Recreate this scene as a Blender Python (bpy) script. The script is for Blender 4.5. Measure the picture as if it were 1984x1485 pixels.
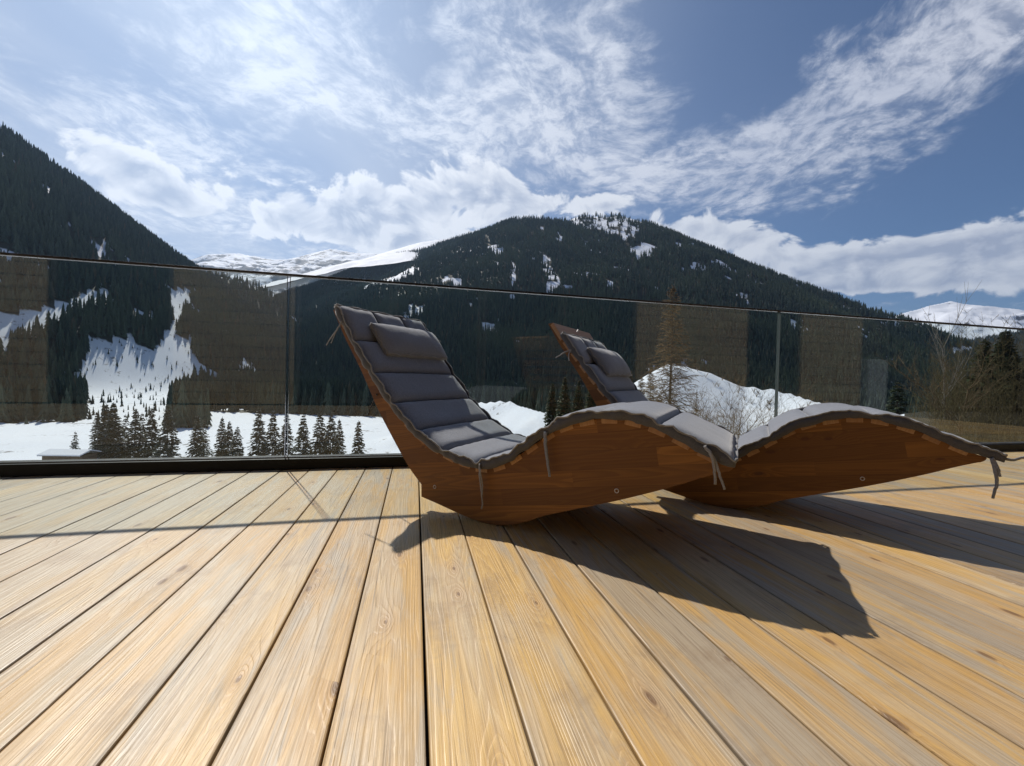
import bpy, bmesh, math, random
import numpy as np
from mathutils import Vector, Matrix

for o in list(bpy.data.objects):
    bpy.data.objects.remove(o)
scene = bpy.context.scene
COL = scene.collection
rng = np.random.default_rng(7)
random.seed(7)

# ------------------------------------------------------------------ camera
CAM_H = 0.55                      # eye height above the deck, metres
FOC = 816.0 / 1984.0              # focal length in picture widths
PITCH, ROLL = math.radians(-0.855), math.radians(1.40)
_f = np.array([0, math.cos(PITCH), math.sin(PITCH)])
_r0 = np.array([1.0, 0, 0]); _u0 = np.cross(_r0, _f)
CR = math.cos(ROLL) * _r0 + math.sin(ROLL) * _u0
CU = -math.sin(ROLL) * _r0 + math.cos(ROLL) * _u0
CF = _f
cam = bpy.data.objects.new('camera', bpy.data.cameras.new('camera'))
COL.objects.link(cam)
cam.matrix_world = Matrix(((CR[0], CU[0], -CF[0], 0), (CR[1], CU[1], -CF[1], 0), (CR[2], CU[2], -CF[2], CAM_H), (0, 0, 0, 1)))
cam.data.sensor_fit = 'HORIZONTAL'; cam.data.sensor_width = 36.0
cam.data.lens = 36.0 * FOC
cam.data.clip_start = 0.02; cam.data.clip_end = 40000
scene.camera = cam

def ray(px, py):
    """Direction from the eye for a point of the 1984 x 1485 survey photograph, scaled to forward depth 1."""
    d = (px - 992) / 816.0 * CR + CF - (py - 742.5) / 816.0 * CU
    return d / d[1]
def at(px, py, Y):
    return np.array([0, 0, CAM_H]) + ray(px, py) * Y

# ------------------------------------------------------------------ sun, view
SUN_AZ, SUN_EL = math.radians(-36.15), math.radians(47.1)
SUN = np.array([math.sin(SUN_AZ) * math.cos(SUN_EL), math.cos(SUN_AZ) * math.cos(SUN_EL), math.sin(SUN_EL)])
sl = bpy.data.lights.new('sun', 'SUN'); sl.energy = 4.6; sl.angle = math.radians(0.7); sl.color = (1.0, 0.945, 0.86)
so = bpy.data.objects.new('sun', sl); COL.objects.link(so)
so.rotation_euler = Vector(-SUN).to_track_quat('-Z', 'Y').to_euler()
so.location = (-20, 30, 60)
vs = scene.view_settings
vs.view_transform = 'Standard'; vs.look = 'None'; vs.gamma = 1.0; vs.exposure = 0.0
vs.use_curve_mapping = False
scene.render.engine = 'CYCLES'
cy = scene.cycles
cy.use_denoising = True
cy.max_bounces = 8; cy.diffuse_bounces = 2; cy.glossy_bounces = 3; cy.transmission_bounces = 4
cy.transparent_max_bounces = 24; cy.volume_bounces = 0
cy.caustics_reflective = False; cy.caustics_refractive = False
cy.sample_clamp_indirect = 6.0

# ------------------------------------------------------------------ node helper
class N:
    """Tiny wrapper to write node graphs as expressions."""
    def __init__(s, tree):
        s.t = tree; s.n = tree.nodes; s.l = tree.links
    def new(s, kind, **kw):
        nd = s.n.new(kind)
        for k, v in kw.items():
            setattr(nd, k, v)
        return nd
    def put(s, sock, v):
        if isinstance(v, bpy.types.NodeSocket):
            s.l.new(v, sock)
        elif v is not None:
            sock.default_value = v
    def m(s, op, a, b=None, c=None, clamp=False):
        nd = s.new('ShaderNodeMath', operation=op, use_clamp=clamp)
        s.put(nd.inputs[0], a); s.put(nd.inputs[1], b)
        if c is not None: s.put(nd.inputs[2], c)
        return nd.outputs[0]
    def add(s, a, b): return s.m('ADD', a, b)
    def sub(s, a, b): return s.m('SUBTRACT', a, b)
    def mul(s, a, b): return s.m('MULTIPLY', a, b)
    def v(s, op, a, b=None, scale=None):
        nd = s.new('ShaderNodeVectorMath', operation=op)
        s.put(nd.inputs[0], a)
        if b is not None: s.put(nd.inputs[1], b)
        if scale is not None: s.put(nd.inputs['Scale'], scale)
        return nd.outputs['Value'] if op in ('DOT_PRODUCT', 'LENGTH', 'DISTANCE') else nd.outputs[0]
    def comb(s, x, y, z=0.0):
        nd = s.new('ShaderNodeCombineXYZ')
        for i, q in enumerate((x, y, z)): s.put(nd.inputs[i], q)
        return nd.outputs[0]
    def sep(s, v):
        nd = s.new('ShaderNodeSeparateXYZ'); s.put(nd.inputs[0], v); return nd.outputs
    def noise(s, vec, scale, detail=4, rough=0.5, dist=0.0, lac=2.0, out=0, dim='3D'):
        nd = s.new('ShaderNodeTexNoise'); nd.noise_dimensions = dim
        s.put(nd.inputs['Vector'], vec); s.put(nd.inputs['Scale'], scale)
        s.put(nd.inputs['Detail'], detail); s.put(nd.inputs['Roughness'], rough)
        s.put(nd.inputs['Distortion'], dist); s.put(nd.inputs['Lacunarity'], lac)
        return nd.outputs[out]
    def vor(s, vec, scale, feature='F1', rand=1.0, out='Distance', dim='3D'):
        nd = s.new('ShaderNodeTexVoronoi', feature=feature); nd.voronoi_dimensions = dim
        s.put(nd.inputs['Vector'], vec); s.put(nd.inputs['Scale'], scale); s.put(nd.inputs['Randomness'], rand)
        return nd.outputs[out]
    def step(s, x, a, b, lo=0.0, hi=1.0):
        nd = s.new('ShaderNodeMapRange', interpolation_type='SMOOTHSTEP')
        s.put(nd.inputs[0], x); s.put(nd.inputs[1], a); s.put(nd.inputs[2], b)
        s.put(nd.inputs[3], lo); s.put(nd.inputs[4], hi)
        return nd.outputs[0]
    def lin(s, x, a, b, lo=0.0, hi=1.0):
        nd = s.new('ShaderNodeMapRange'); nd.clamp = True
        s.put(nd.inputs[0], x); s.put(nd.inputs[1], a); s.put(nd.inputs[2], b)
        s.put(nd.inputs[3], lo); s.put(nd.inputs[4], hi)
        return nd.outputs[0]
    def mix(s, f, a, b, mode='MIX'):
        nd = s.new('ShaderNodeMix', data_type='RGBA', blend_type=mode)
        s.put(nd.inputs['Factor'], f); s.put(nd.inputs[6], col4(a)); s.put(nd.inputs[7], col4(b))
        return nd.outputs[2]
    def attr(s, name):
        nd = s.new('ShaderNodeAttribute', attribute_name=name); return nd.outputs
def col4(c):
    if isinstance(c, (tuple, list)) and len(c) == 3: return (c[0], c[1], c[2], 1.0)
    return c

# ------------------------------------------------------------------ sky: Nishita plus layers of procedural cloud
world = bpy.data.worlds.new('World'); scene.world = world; world.use_nodes = True
g = N(world.node_tree); g.n.clear()
SKY = 0.066
sky = g.new('ShaderNodeTexSky', sky_type='NISHITA')
sky.sun_disc = False; sky.sun_elevation = SUN_EL; sky.sun_rotation = SUN_AZ
sky.altitude = 1200; sky.air_density = 1.0; sky.dust_density = 0.6; sky.ozone_density = 2.2
D = g.v('NORMALIZE', g.new('ShaderNodeTexCoord').outputs['Generated'])
dx, dy, dz = g.sep(D)[0:3]
up = g.m('MAXIMUM', dz, 0.0)

def blob(px, py, rx, ry, rot=0.0, gain=1.0):
    """Soft patch of cloud cover about a direction (sizes in degrees)."""
    c = ray(px, py); c = c / np.linalg.norm(c)
    e = np.cross(c, [0, 0, 1.0]); e /= np.linalg.norm(e); n = np.cross(e, c)
    r = math.radians(rot); t1 = math.cos(r) * e + math.sin(r) * n; t2 = -math.sin(r) * e + math.cos(r) * n
    mp = g.new('ShaderNodeMapping', vector_type='TEXTURE')
    g.put(mp.inputs['Vector'], D)
    mp.inputs['Location'].default_value = tuple(c)
    mp.inputs['Rotation'].default_value = Matrix((t1, t2, c)).transposed().to_euler()
    mp.inputs['Scale'].default_value = (2.1 * math.radians(rx), 2.1 * math.radians(ry), 1.0)
    gr = g.new('ShaderNodeTexGradient', gradient_type='QUADRATIC_SPHERE')
    g.put(gr.inputs[0], mp.outputs[0])
    return (gr.outputs['Fac'], gain)
def total(vals):
    r = 0.0
    for q, k in vals: r = g.m('MULTIPLY_ADD', q, k * 1.25, r)
    return r

# high cirrus: a flat layer whose fibres run away from the viewer
inv = g.m('DIVIDE', 1.0, g.add(up, 0.10))
px_, py_ = g.mul(dx, inv), g.mul(dy, inv)
sa = math.radians(17)
along = g.add(g.mul(px_, math.sin(sa)), g.mul(py_, math.cos(sa)))
across = g.sub(g.mul(px_, math.cos(sa)), g.mul(py_, math.sin(sa)))
base = g.comb(across, along, 0.0)
warp = g.v('SCALE', g.v('SUBTRACT', g.noise(base, 0.9, 2, 0.55, out=1, dim='2D'), (0.5, 0.5, 0.5)), scale=0.42)
wv = g.v('ADD', base, warp)
fib = g.noise(g.v('MULTIPLY', wv, (1.9, 1.45, 1.0)), 1.7, 8, 0.62, 0.35, dim='2D')
fin = g.noise(g.v('MULTIPLY', wv, (4.6, 4.4, 1.0)), 2.6, 7, 0.66, 0.2, dim='2D')
big = g.noise(g.v('MULTIPLY', base, (1.0, 0.7, 1.0)), 0.55, 2, 0.5, dim='2D')
cir_n = g.add(g.add(g.mul(fib, 0.58), g.mul(fin, 0.56)), g.sub(g.mul(g.sub(big, 0.5), 0.30), 0.045))
cov = total([
    blob(500, 100, 15, 5.0, -24, 0.34), blob(640, 190, 9, 2.6, -24, 0.16), blob(160, 200, 12, 2.5, -20, 0.14), blob(300, 20, 12, 5, -20, 0.06),
    blob(980, 70, 9, 7, 20, 0.13), blob(1200, 70, 8, 7, 25, 0.12), blob(1090, 20, 3, 4, 20, -0.12), blob(880, 250, 12, 3.0, -4, 0.24), blob(1120, 230, 12, 3.5, 4, 0.08),
    blob(1800, 105, 12, 2.6, 31, 0.36), blob(1690, 180, 7, 2.0, 28, 0.24), blob(1960, 10, 8, 2.6, 30, 0.24), blob(1490, 272, 6.5, 1.9, 24, 0.60),
    blob(1565, 52, 2.6, 0.9, 35, 0.42), blob(1850, 245, 5, 1.2, 25, 0.16),
    blob(1260, 330, 12, 2.4, -3, 0.28), blob(1440, 385, 13, 1.9, -9, 0.30), blob(1620, 300, 10, 3.0, 12, 0.16), blob(1320, 200, 8, 3, 12, 0.14), blob(1580, 395, 6, 1.0, -6, 0.16),
    blob(120, 350, 18, 6, -22, 0.20), blob(420, 400, 13, 3.5, -14, 0.20), blob(280, 220, 10, 3, -22, 0.08),
    blob(80, 90, 14, 8, -10, -0.12), blob(330, 190, 10, 3, -22, -0.10),
    blob(740, 50, 4.5, 6, -20, -0.22), blob(700, 340, 13, 2.4, -16, -0.20), blob(1500, 130, 7, 5, 20, -0.36), blob(1400, 60, 8, 5, 20, -0.30),
    blob(1830, 370, 14, 4, 10, -0.26), blob(1700, 30, 4, 3, 30, -0.2), blob(1250, 400, 5, 1.5, 0, -0.2), blob(810, 140, 3.5, 4, 10, -0.16), blob(1950, 180, 8, 3, 20, -0.2)])
cir_d = g.add(cir_n, g.mul(cov, 0.80))
cir = g.mul(g.step(cir_d, 0.535, 0.98), g.step(fin, 0.30, 0.62, 0.40, 1.0))
veil = g.m('MINIMUM', total([blob(-150, -250, 42, 38, 0, 0.12), blob(120, 330, 28, 12, -18, 0.72), blob(520, 300, 22, 11, -12, 0.42), blob(1000, 220, 22, 11, 0, 0.24), blob(450, 90, 20, 10, -20, 0.22), blob(1450, 330, 14, 4, 0, 0.12), blob(560, 470, 24, 5, 0, 0.3)]), 0.8)
veil = g.mul(veil, g.step(g.noise(g.v('MULTIPLY', wv, (1.6, 0.6, 1.0)), 1.0, 4, 0.5, dim='2D'), 0.25, 0.7, 0.55, 1.0))

# low cumulus banks along the horizon
el = g.m('ARCTAN2', dz, g.m('SQRT', g.add(g.mul(dx, dx), g.mul(dy, dy))))
az = g.m('ARCTAN2', dx, dy)
cpos = g.comb(g.mul(az, 1.0), g.mul(el, 1.45), 3.7)
def puff(vec):
    a = g.noise(vec, 8.0, 8, 0.58, 0.35, dim='2D')
    b = g.vor(g.v('MULTIPLY_ADD' if False else 'ADD', vec, g.comb(g.mul(a, 0.05), g.mul(a, -0.03))), 19.0, 'F1', dim='2D')
    return g.add(a, g.mul(g.sub(0.42, b), 0.20))
cum_cov = total([
    blob(540, 415, 7.0, 2.2, -3, 0.40), blob(690, 415, 6.0, 3.0, 4, 0.44), blob(820, 410, 6.5, 3.6, 2, 0.46), blob(930, 385, 5.0, 2.8, 2, 0.46), blob(1060, 395, 6, 1.9, -4, 0.44), blob(1170, 400, 4, 1.2, -4, 0.36),
    blob(275, 330, 4.6, 3.6, -25, 0.46), blob(340, 395, 5.0, 1.4, -18, 0.34), blob(720, 465, 13, 1.5, 0, 0.28),
    blob(1330, 440, 5, 1.6, -4, 0.40), blob(1450, 462, 7, 1.9, -4, 0.42), blob(1600, 512, 10, 2.2, -3, 0.44), blob(1830, 500, 11, 1.8, 1, 0.46), blob(1990, 498, 9, 1.8, 0, 0.40), blob(2200, 500, 12, 3, 0, 0.46),
    blob(1640, 550, 12, 1.2, 0, 0.22)])
far_band = g.mul(g.step(el, 0.30, 0.10), g.step(g.m('ABSOLUTE', az), 0.95, 1.35, 0.0, 0.34))   # the bank goes on round the rest of the horizon
cum_cov = g.add(cum_cov, far_band)
p0 = puff(cpos)
p1 = puff(g.v('ADD', cpos, (-0.020, 0.026, 0.0)))
cum_d = g.add(p0, cum_cov)
cum = g.mul(g.step(cum_d, 0.74, 0.85), g.step(cum_cov, 0.04, 0.16))
thick = g.step(cum_d, 0.84, 1.10)
rim = g.lin(g.sub(p0, p1), -0.10, 0.16)
lit = g.m('ADD', g.mul(rim, 0.85), g.mul(g.sub(1.0, thick), 0.62), clamp=True)

def rad(r, gr, b): return (r / SKY, gr / SKY, b / SKY)
sunside = g.m('MAXIMUM', g.v('DOT_PRODUCT', D, tuple(SUN)), 0.0)
glow = g.m('POWER', sunside, 4.0)
skyc = g.mix(1.0, sky.outputs[0], (0.84, 0.96, 1.12), 'MULTIPLY')
skyc = g.mix(veil, skyc, rad(0.52, 0.57, 0.68))
circ = g.mix(glow, rad(0.70, 0.73, 0.82), rad(0.86, 0.89, 0.95))
circ = g.mix(g.step(g.add(g.mul(fib, 0.6), g.mul(big, 0.4)), 0.40, 0.58, 0.55, 0.0), circ, rad(0.42, 0.47, 0.60))
skyc = g.mix(g.mul(cir, 0.86), skyc, circ)
cumc = g.mix(lit, g.mix(glow, rad(0.40, 0.45, 0.57), rad(0.45, 0.50, 0.62)), g.mix(glow, rad(0.78, 0.81, 0.87), rad(0.98, 0.98, 1.0)))
skyc = g.mix(g.mul(cum, 0.90), skyc, cumc)
bg = g.new('ShaderNodeBackground'); g.put(bg.inputs[0], skyc); bg.inputs[1].default_value = SKY
wo = g.new('ShaderNodeOutputWorld'); g.l.new(bg.outputs[0], wo.inputs[0])
world.cycles.sampling_method = 'NONE'

# ------------------------------------------------------------------ general mesh helpers
def link(o, parent=None):
    COL.objects.link(o)
    if parent is not None: o.parent = parent
    return o
def tag(o, label=None, cat=None, group=None, kind=None):
    if label: o['label'] = label
    if cat: o['category'] = cat
    if group: o['group'] = group
    if kind: o['kind'] = kind
    return o
def pymesh(name, verts, faces, smooth=False):
    me = bpy.data.meshes.new(name)
    if isinstance(faces, np.ndarray):
        v = np.asarray(verts, dtype=np.float32); k = faces.shape[1]
        me.vertices.add(len(v)); me.vertices.foreach_set('co', v.ravel())
        me.loops.add(faces.size); me.loops.foreach_set('vertex_index', faces.ravel().astype(np.int32))
        me.polygons.add(len(faces)); me.polygons.foreach_set('loop_start', np.arange(0, faces.size, k, dtype=np.int32))
        me.update(calc_edges=True)
    else:
        me.from_pydata([tuple(map(float, q)) for q in verts], [], faces); me.update()
    if smooth: me.polygons.foreach_set('use_smooth', np.ones(len(me.polygons), dtype=bool))
    return me
def mobj(name, me, mat=None, parent=None, loc=None):
    o = bpy.data.objects.new(name, me)
    if mat is not None and not me.materials: me.materials.append(mat)
    if loc is not None: o.location = loc
    return link(o, parent)
def empty(name, loc=(0, 0, 0), rz=0.0):
    o = bpy.data.objects.new(name, None); o.location = loc; o.rotation_euler[2] = rz; o.empty_display_size = 0.1
    return link(o)
def material(name):
    m = bpy.data.materials.new(name); m.use_nodes = True
    t = N(m.node_tree); b = t.n.get('Principled BSDF')
    return m, t, b

def hash2(ix, iy, seed):
    h = (ix.astype(np.int64) * 374761393 + iy.astype(np.int64) * 668265263 + seed * 1442695041) & 0xFFFFFFFF
    h = ((h ^ (h >> 13)) * 1274126177) & 0xFFFFFFFF
    return ((h ^ (h >> 16)) & 0xFFFFFF) / float(0xFFFFFF)
def vnoise(x, y, seed=0):
    ix, iy = np.floor(x), np.floor(y); fx, fy = x - ix, y - iy
    fx, fy = fx * fx * (3 - 2 * fx), fy * fy * (3 - 2 * fy)
    a, b = hash2(ix, iy, seed), hash2(ix + 1, iy, seed); c, d = hash2(ix, iy + 1, seed), hash2(ix + 1, iy + 1, seed)
    return (a + (b - a) * fx) * (1 - fy) + (c + (d - c) * fx) * fy
def fbm(x, y, oct=5, seed=0, ridged=False):
    s, a, t = 0.0, 0.5, 0.0
    for i in range(oct):
        n = vnoise(x, y, seed + i)
        if ridged: n = 1 - np.abs(2 * n - 1)
        s = s + a * n; t += a; a *= 0.5; x, y = x * 2.03 + 17.3, y * 2.03 - 9.1
    return s / t
def ridge_height(x, y, pts, slope, curve=0.0, want_dist=False):
    """Height of a mountain that falls away on both sides of a 3-D ridge line."""
    best = np.full(x.shape, -1e9); far = np.full(x.shape, 1e9)
    for p, q in zip(pts[:-1], pts[1:]):
        dx_, dy_ = q[0] - p[0], q[1] - p[1]
        t = np.clip(((x - p[0]) * dx_ + (y - p[1]) * dy_) / (dx_ * dx_ + dy_ * dy_), 0, 1)
        d = np.hypot(x - p[0] - t * dx_, y - p[1] - t * dy_)
        best = np.maximum(best, p[2] + t * (q[2] - p[2]) - slope * d + curve * d * d)
        far = np.minimum(far, d)
    return (best, far) if want_dist else best
def smax(a, b, k):
    h = np.clip(0.5 + 0.5 * (a - b) / k, 0, 1)
    return b + (a - b) * h + k * h * (1 - h)
def project(x, y, z):
    d = np.stack([x, y, z - CAM_H], -1); w = d @ CF
    w = np.where(w > 0.5, w, 0.5)
    return 992 + 816 * (d @ CR) / w, 742.5 - 816 * (d @ CU) / w

TREE_TOP = 11.0
def ridge(*pp):
    return [at(a, b, c) - np.array([0, 0, TREE_TOP]) for a, b, c in pp]
R_LEFT = ridge((-700, -160, 560), (-300, 30, 640), (0, 242, 740), (100, 310, 800), (200, 385, 870), (300, 465, 950), (370, 517, 1020), (450, 532, 1080), (500, 547, 1120), (548, 578, 1150), (600, 640, 1180))
R_MID = ridge((560, 560, 2250), (620, 545, 2150), (700, 513, 2050), (780, 488, 1950), (830, 478, 1900), (870, 463, 1820), (930, 447, 1700), (1000, 420, 1600), (1055, 421, 1600), (1095, 428, 1650))
R_TOP = ridge((1080, 426, 1780), (1130, 413, 1800), (1200, 413, 1800), (1250, 426, 1780), (1290, 441, 1740), (1340, 465, 1700), (1400, 490, 1680), (1460, 510, 1650), (1520, 535, 1600), (1600, 562, 1560), (1680, 592, 1500), (1760, 614, 1460), (1830, 642, 1400), (1905, 682, 1300), (1960, 705, 1200))
R_MOUND = [at(*q) for q in ((880, 778, 170), (990, 777, 150), (1050, 792, 128), (1150, 820, 112), (1240, 790, 104), (1298, 708, 100), (1360, 716, 98), (1450, 741, 92), (1530, 758, 84), (1620, 785, 72))]
R_BANK = [at(*q) for q in ((1700, 812, 34), (1790, 800, 30), (1900, 800, 26), (2200, 790, 24), (2800, 780, 24))]
VALLEY = -26.5
def ground_z(x, y, rough=True):
    r = np.hypot(x, y)
    if rough: n1 = fbm(x / 160, y / 160, 5, 3); n2 = fbm(x / 26, y / 26, 4, 11); n3 = fbm(x / 420 + 5, y / 420, 4, 21, True)
    else: n1 = n2 = 0.5; n3 = 0.62
    z = np.maximum(-3.4 - np.clip(y - 3, 0, None) * 0.225, VALLEY) + (n1 - 0.5) * np.clip(r / 40, 0, 5) * 0.7 + (n2 - 0.5) * np.clip((r - 6) / 60, 0, 1) * 1.6
    z = np.where(y < 3, -3.4 + np.clip(-y - 8, 0, None) * 0.25, z)
    for R_, sl_, k_, am in ((R_LEFT, 0.80, 20.0, 46), (R_MID, 0.66, 16.0, 60), (R_TOP, 0.68, 16.0, 60)):
        m, d = ridge_height(x, y, R_, sl_, 0.0, True)
        q = np.clip(d / 160, 0.06, 1)                       # gullies die out towards the crest
        z = smax(z, m + q * ((n3 - 0.62) * np.clip((r - 280) / 600, 0, 1) * am + (n1 - 0.5) * 15), k_)
    z = smax(z, ridge_height(x, y, R_MOUND, 0.62) + (n2 - 0.5) * 4.6 + (n1 - 0.5) * 2.0, 2.5)
    z = smax(z, ridge_height(x, y, R_BANK, 0.34) + (n2 - 0.5) * 0.8, 1.0)
    return z

# clearings in the forest: outlines surveyed from the deck, as (x, y) of the photograph, and the share of trees left standing
CLEAR = [
    (0.14, [(-20, 612), (60, 597), (110, 582), (150, 570), (225, 557), (215, 577), (160, 602), (110, 628), (60, 650), (-20, 690)]),
    (0.15, [(325, 572), (360, 555), (390, 558), (352, 602), (338, 650), (372, 660), (382, 700), (402, 727), (350, 752), (334, 790), (334, 840), (155, 840), (172, 765), (140, 740), (172, 700), (165, 655), (210, 658), (240, 655), (252, 640), (272, 668), (300, 677), (322, 650), (325, 610)]),
    (0.05, [(686, 566), (720, 546), (770, 532), (808, 512), (806, 530), (775, 548), (700, 569)]),
    (0.25, [(1050, 488), (1065, 498), (1080, 530), (1100, 562), (1068, 566), (1058, 535)]),
    (0.0, [(994, 508), (1001, 508), (1001, 556), (994, 556)]),
    (0.0, [(1220, 484), (1262, 474), (1278, 480), (1256, 492), (1246, 502), (1236, 498)]),
    (0.30, [(1092, 428), (1128, 414), (1180, 409), (1235, 412), (1245, 440), (1225, 463), (1165, 448), (1120, 438)]),
    (0.35, [(1318, 516), (1350, 507), (1372, 512), (1360, 526), (1325, 526)]),
    (0.3, [(62, 358), (104, 366), (108, 388), (84, 388)]),
    (0.2, [(22, 292), (32, 300), (29, 342), (22, 334)]),
    (0.45, [(788, 590), (832, 586), (828, 608), (792, 612)]),
    (0.4, [(924, 622), (948, 620), (942, 640)]),
    (0.4, [(1218, 515), (1224, 515), (1222, 532)]),
    (0.3, [(520, 690), (528, 690), (528, 720), (520, 720)]),
]
def in_poly(px, py, poly):
    c = np.zeros(px.shape, bool); j = len(poly) - 1
    for i in range(len(poly)):
        xi, yi = poly[i]; xj, yj = poly[j]
        hit = ((yi > py) != (yj > py)) & (px < (xj - xi) * (py - yi) / (yj - yi + 1e-9) + xi)
        c ^= hit; j = i
    return c
def forest_density(x, y, z):
    """1 in closed forest, less in clearings, 0 on the open snow of the valley."""
    px, py = project(x, y, z)
    px, py = px + (fbm(x / 34, y / 34, 4, 41) - 0.5) * 30, py + (fbm(x / 34, y / 34, 4, 47) - 0.5) * 22
    d = np.where(fbm(x / 48, y / 48, 4, 53) > 0.70, 0.30, 1.0)           # small glades everywhere
    clump = np.where(fbm(x / 16, y / 16, 3, 59) > 0.60, 2.6, 0.75)
    for share, poly in CLEAR: d = np.where(in_poly(px, py, poly), np.minimum(share * clump, 1), d)
    edge = 262 + (fbm(x / 90, y / 90, 3, 31) - 0.5) * 24
    edge = np.where(x < -0.72 * y, 190, edge)
    d = np.where((y < edge), 0.0, d)
    d = np.where((x > 0.06 * y) & (y < 330), np.where(y < 175, 0.0, 1.0), d)
    return d

# ------------------------------------------------------------------ ground sheet: valley, slopes and mountains
def polar_sheet(azs, rs, zf):
    A, R = np.meshgrid(azs, rs); x, y = R * np.sin(A), R * np.cos(A)
    z = zf(x, y); n, m = A.shape
    i = np.arange(n * m).reshape(n, m)
    f = np.stack([i[:-1, :-1], i[:-1, 1:], i[1:, 1:], i[1:, :-1]], -1).reshape(-1, 4)[:, ::-1]
    return np.stack([x, y, z], -1).reshape(-1, 3), f
azs = np.radians(np.concatenate([np.arange(-180, -72, 4.0), np.arange(-72, 66, 0.26), np.arange(66, 180.1, 4.0)]))
rs = np.concatenate([[0.2, 3.0], np.geomspace(4.5, 2600, 300)])
V, F = polar_sheet(azs, rs, ground_z)
gm = pymesh('ground', V, F, True)
den = forest_density(V[:, 0], V[:, 1], V[:, 2])
gm.attributes.new('wood', 'FLOAT', 'POINT').data.foreach_set('value', np.maximum(np.clip(den, 0, 1), (V[:, 0] > 0.93 * V[:, 1]) & (V[:, 1] < 42) & (V[:, 1] > 2) | ((V[:, 1] < 7) & (np.abs(V[:, 0]) < 60))).astype(np.float32))

def snow_material(name, rock=0.0, rock_scale=0.004, forest=False):
    m, t, b = material(name)
    P = t.new('ShaderNodeNewGeometry').outputs['Position']
    nrm = t.new('ShaderNodeNewGeometry').outputs['Normal']
    n1 = t.noise(P, 0.05, 5, 0.6); n2 = t.noise(P, 0.9, 4, 0.6)
    c = t.mix(n1, (0.80, 0.82, 0.86), (0.74, 0.77, 0.83))
    if forest:
        # bare earth and stubble showing through the thaw, then the litter under the trees
        bare = t.step(t.add(t.noise(P, 0.09, 6, 0.66), t.mul(t.sub(n2, 0.5), 0.30)), 0.61, 0.68)
        c = t.mix(t.mul(bare, 0.75), c, (0.085, 0.062, 0.040))
        lit_ = t.mix(t.noise(P, 0.25, 3), (0.024, 0.028, 0.016), (0.052, 0.042, 0.026))
        wd = t.add(t.attr('wood')[2], t.mul(t.sub(t.noise(P, 0.12, 4, 0.6), 0.5), 0.5))
        c = t.mix(t.step(wd, 0.42, 0.62), c, lit_)
    if rock:
        steep = t.sub(1.0, t.sep(nrm)[2])
        rk = t.add(t.mul(steep, 0.9), t.noise(P, rock_scale, 8, 0.68))
        c = t.mix(t.step(rk, 1.02 - rock, 1.10 - rock), c, (0.115, 0.11, 0.12))
    t.put(b.inputs['Base Color'], c); b.inputs['Roughness'].default_value = 0.75
    b.inputs['Specular IOR Level'].default_value = 0.25
    bp = t.new('ShaderNodeBump'); bp.inputs['Strength'].default_value = 0.5; bp.inputs['Distance'].default_value = 0.25 if not rock else 12.0
    t.put(bp.inputs['Height'], t.noise(P, 0.8 if not rock else 0.01, 5, 0.6)); t.l.new(bp.outputs[0], b.inputs['Normal'])
    return m
M_GROUND = snow_material('snow_and_forest_floor', forest=True)
tag(mobj('ground', gm, M_GROUND), kind='structure')

# far snow mountains and the slopes in between
def far_mountain(name, pts, slope, amp, wave, mat, az0, az1, r0, r1, daz, nr, seed):
    rp = [at(*q) for q in pts]
    def zf(x, y, rough=True):
        h = ridge_height(x, y, rp, slope)
        n = fbm(x / wave, y / wave, 6, seed, True) - 0.62 if rough else 0.0
        top = ridge_height(x, y, rp, 0.0)
        return np.maximum(h + n * amp * np.clip((top - h) / (amp * 1.4) + 0.06, 0, 1.2), -60)
    v, f = polar_sheet(np.radians(np.arange(az0, az1, daz)), np.linspace(r0, r1, nr), zf)
    return tag(mobj(name, pymesh(name, v, f, True), mat), kind='structure'), zf
M_SNOW = snow_material('open_snow')
M_PEAK = snow_material('snow_and_rock', 0.40, 0.006)
M_PEAK_R = snow_material('snow_and_some_rock', 0.30, 0.004)
far_mountain('distant_mountain', ((250, 540, 5600), (330, 517, 5800), (372, 505, 6000), (420, 497, 6000), (470, 491, 6000), (520, 498, 6000), (560, 501, 6100), (600, 492, 6200), (640, 482, 6200), (690, 489, 6200), (740, 495, 6200), (820, 498, 6200), (1000, 520, 6200)),
             0.50, 300, 900, M_PEAK, -46, 6, 4300, 9500, 0.12, 170, 5)
far_mountain('snow_ridge', ((430, 560, 2900), (540, 541, 2800), (620, 538, 2700), (700, 513, 2620), (760, 494, 2560), (800, 482, 2520), (870, 462, 2450), (910, 462, 2400), (1000, 500, 2400)),
             0.45, 40, 500, M_SNOW, -38, 4, 1700, 3000, 0.15, 80, 9)
far_mountain('snow_mountain', ((1600, 660, 6200), (1690, 632, 6300), (1760, 600, 6400), (1800, 590, 6400), (1842, 583, 6400), (1872, 591, 6400), (1905, 599, 6400), (1950, 607, 6300), (1990, 616, 6200), (2080, 640, 6000), (2300, 660, 5600)),
             0.42, 240, 800, M_PEAK_R, 34, 62, 4200, 11000, 0.12, 170, 15)
R_HILL = ((1780, 690, 3000), (1850, 668, 3000), (1890, 655, 3000), (1940, 648, 2900), (2000, 636, 2800), (2200, 600, 2600))
_, hill_z = far_mountain('wooded_hill', R_HILL, 0.50, 60, 300, M_GROUND, 38, 62, 2800, 5800, 0.3, 70, 25)
hm = bpy.data.objects['wooded_hill'].data
hm.attributes.new('wood', 'FLOAT', 'POINT').data.foreach_set('value', np.ones(len(hm.vertices), np.float32))

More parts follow.
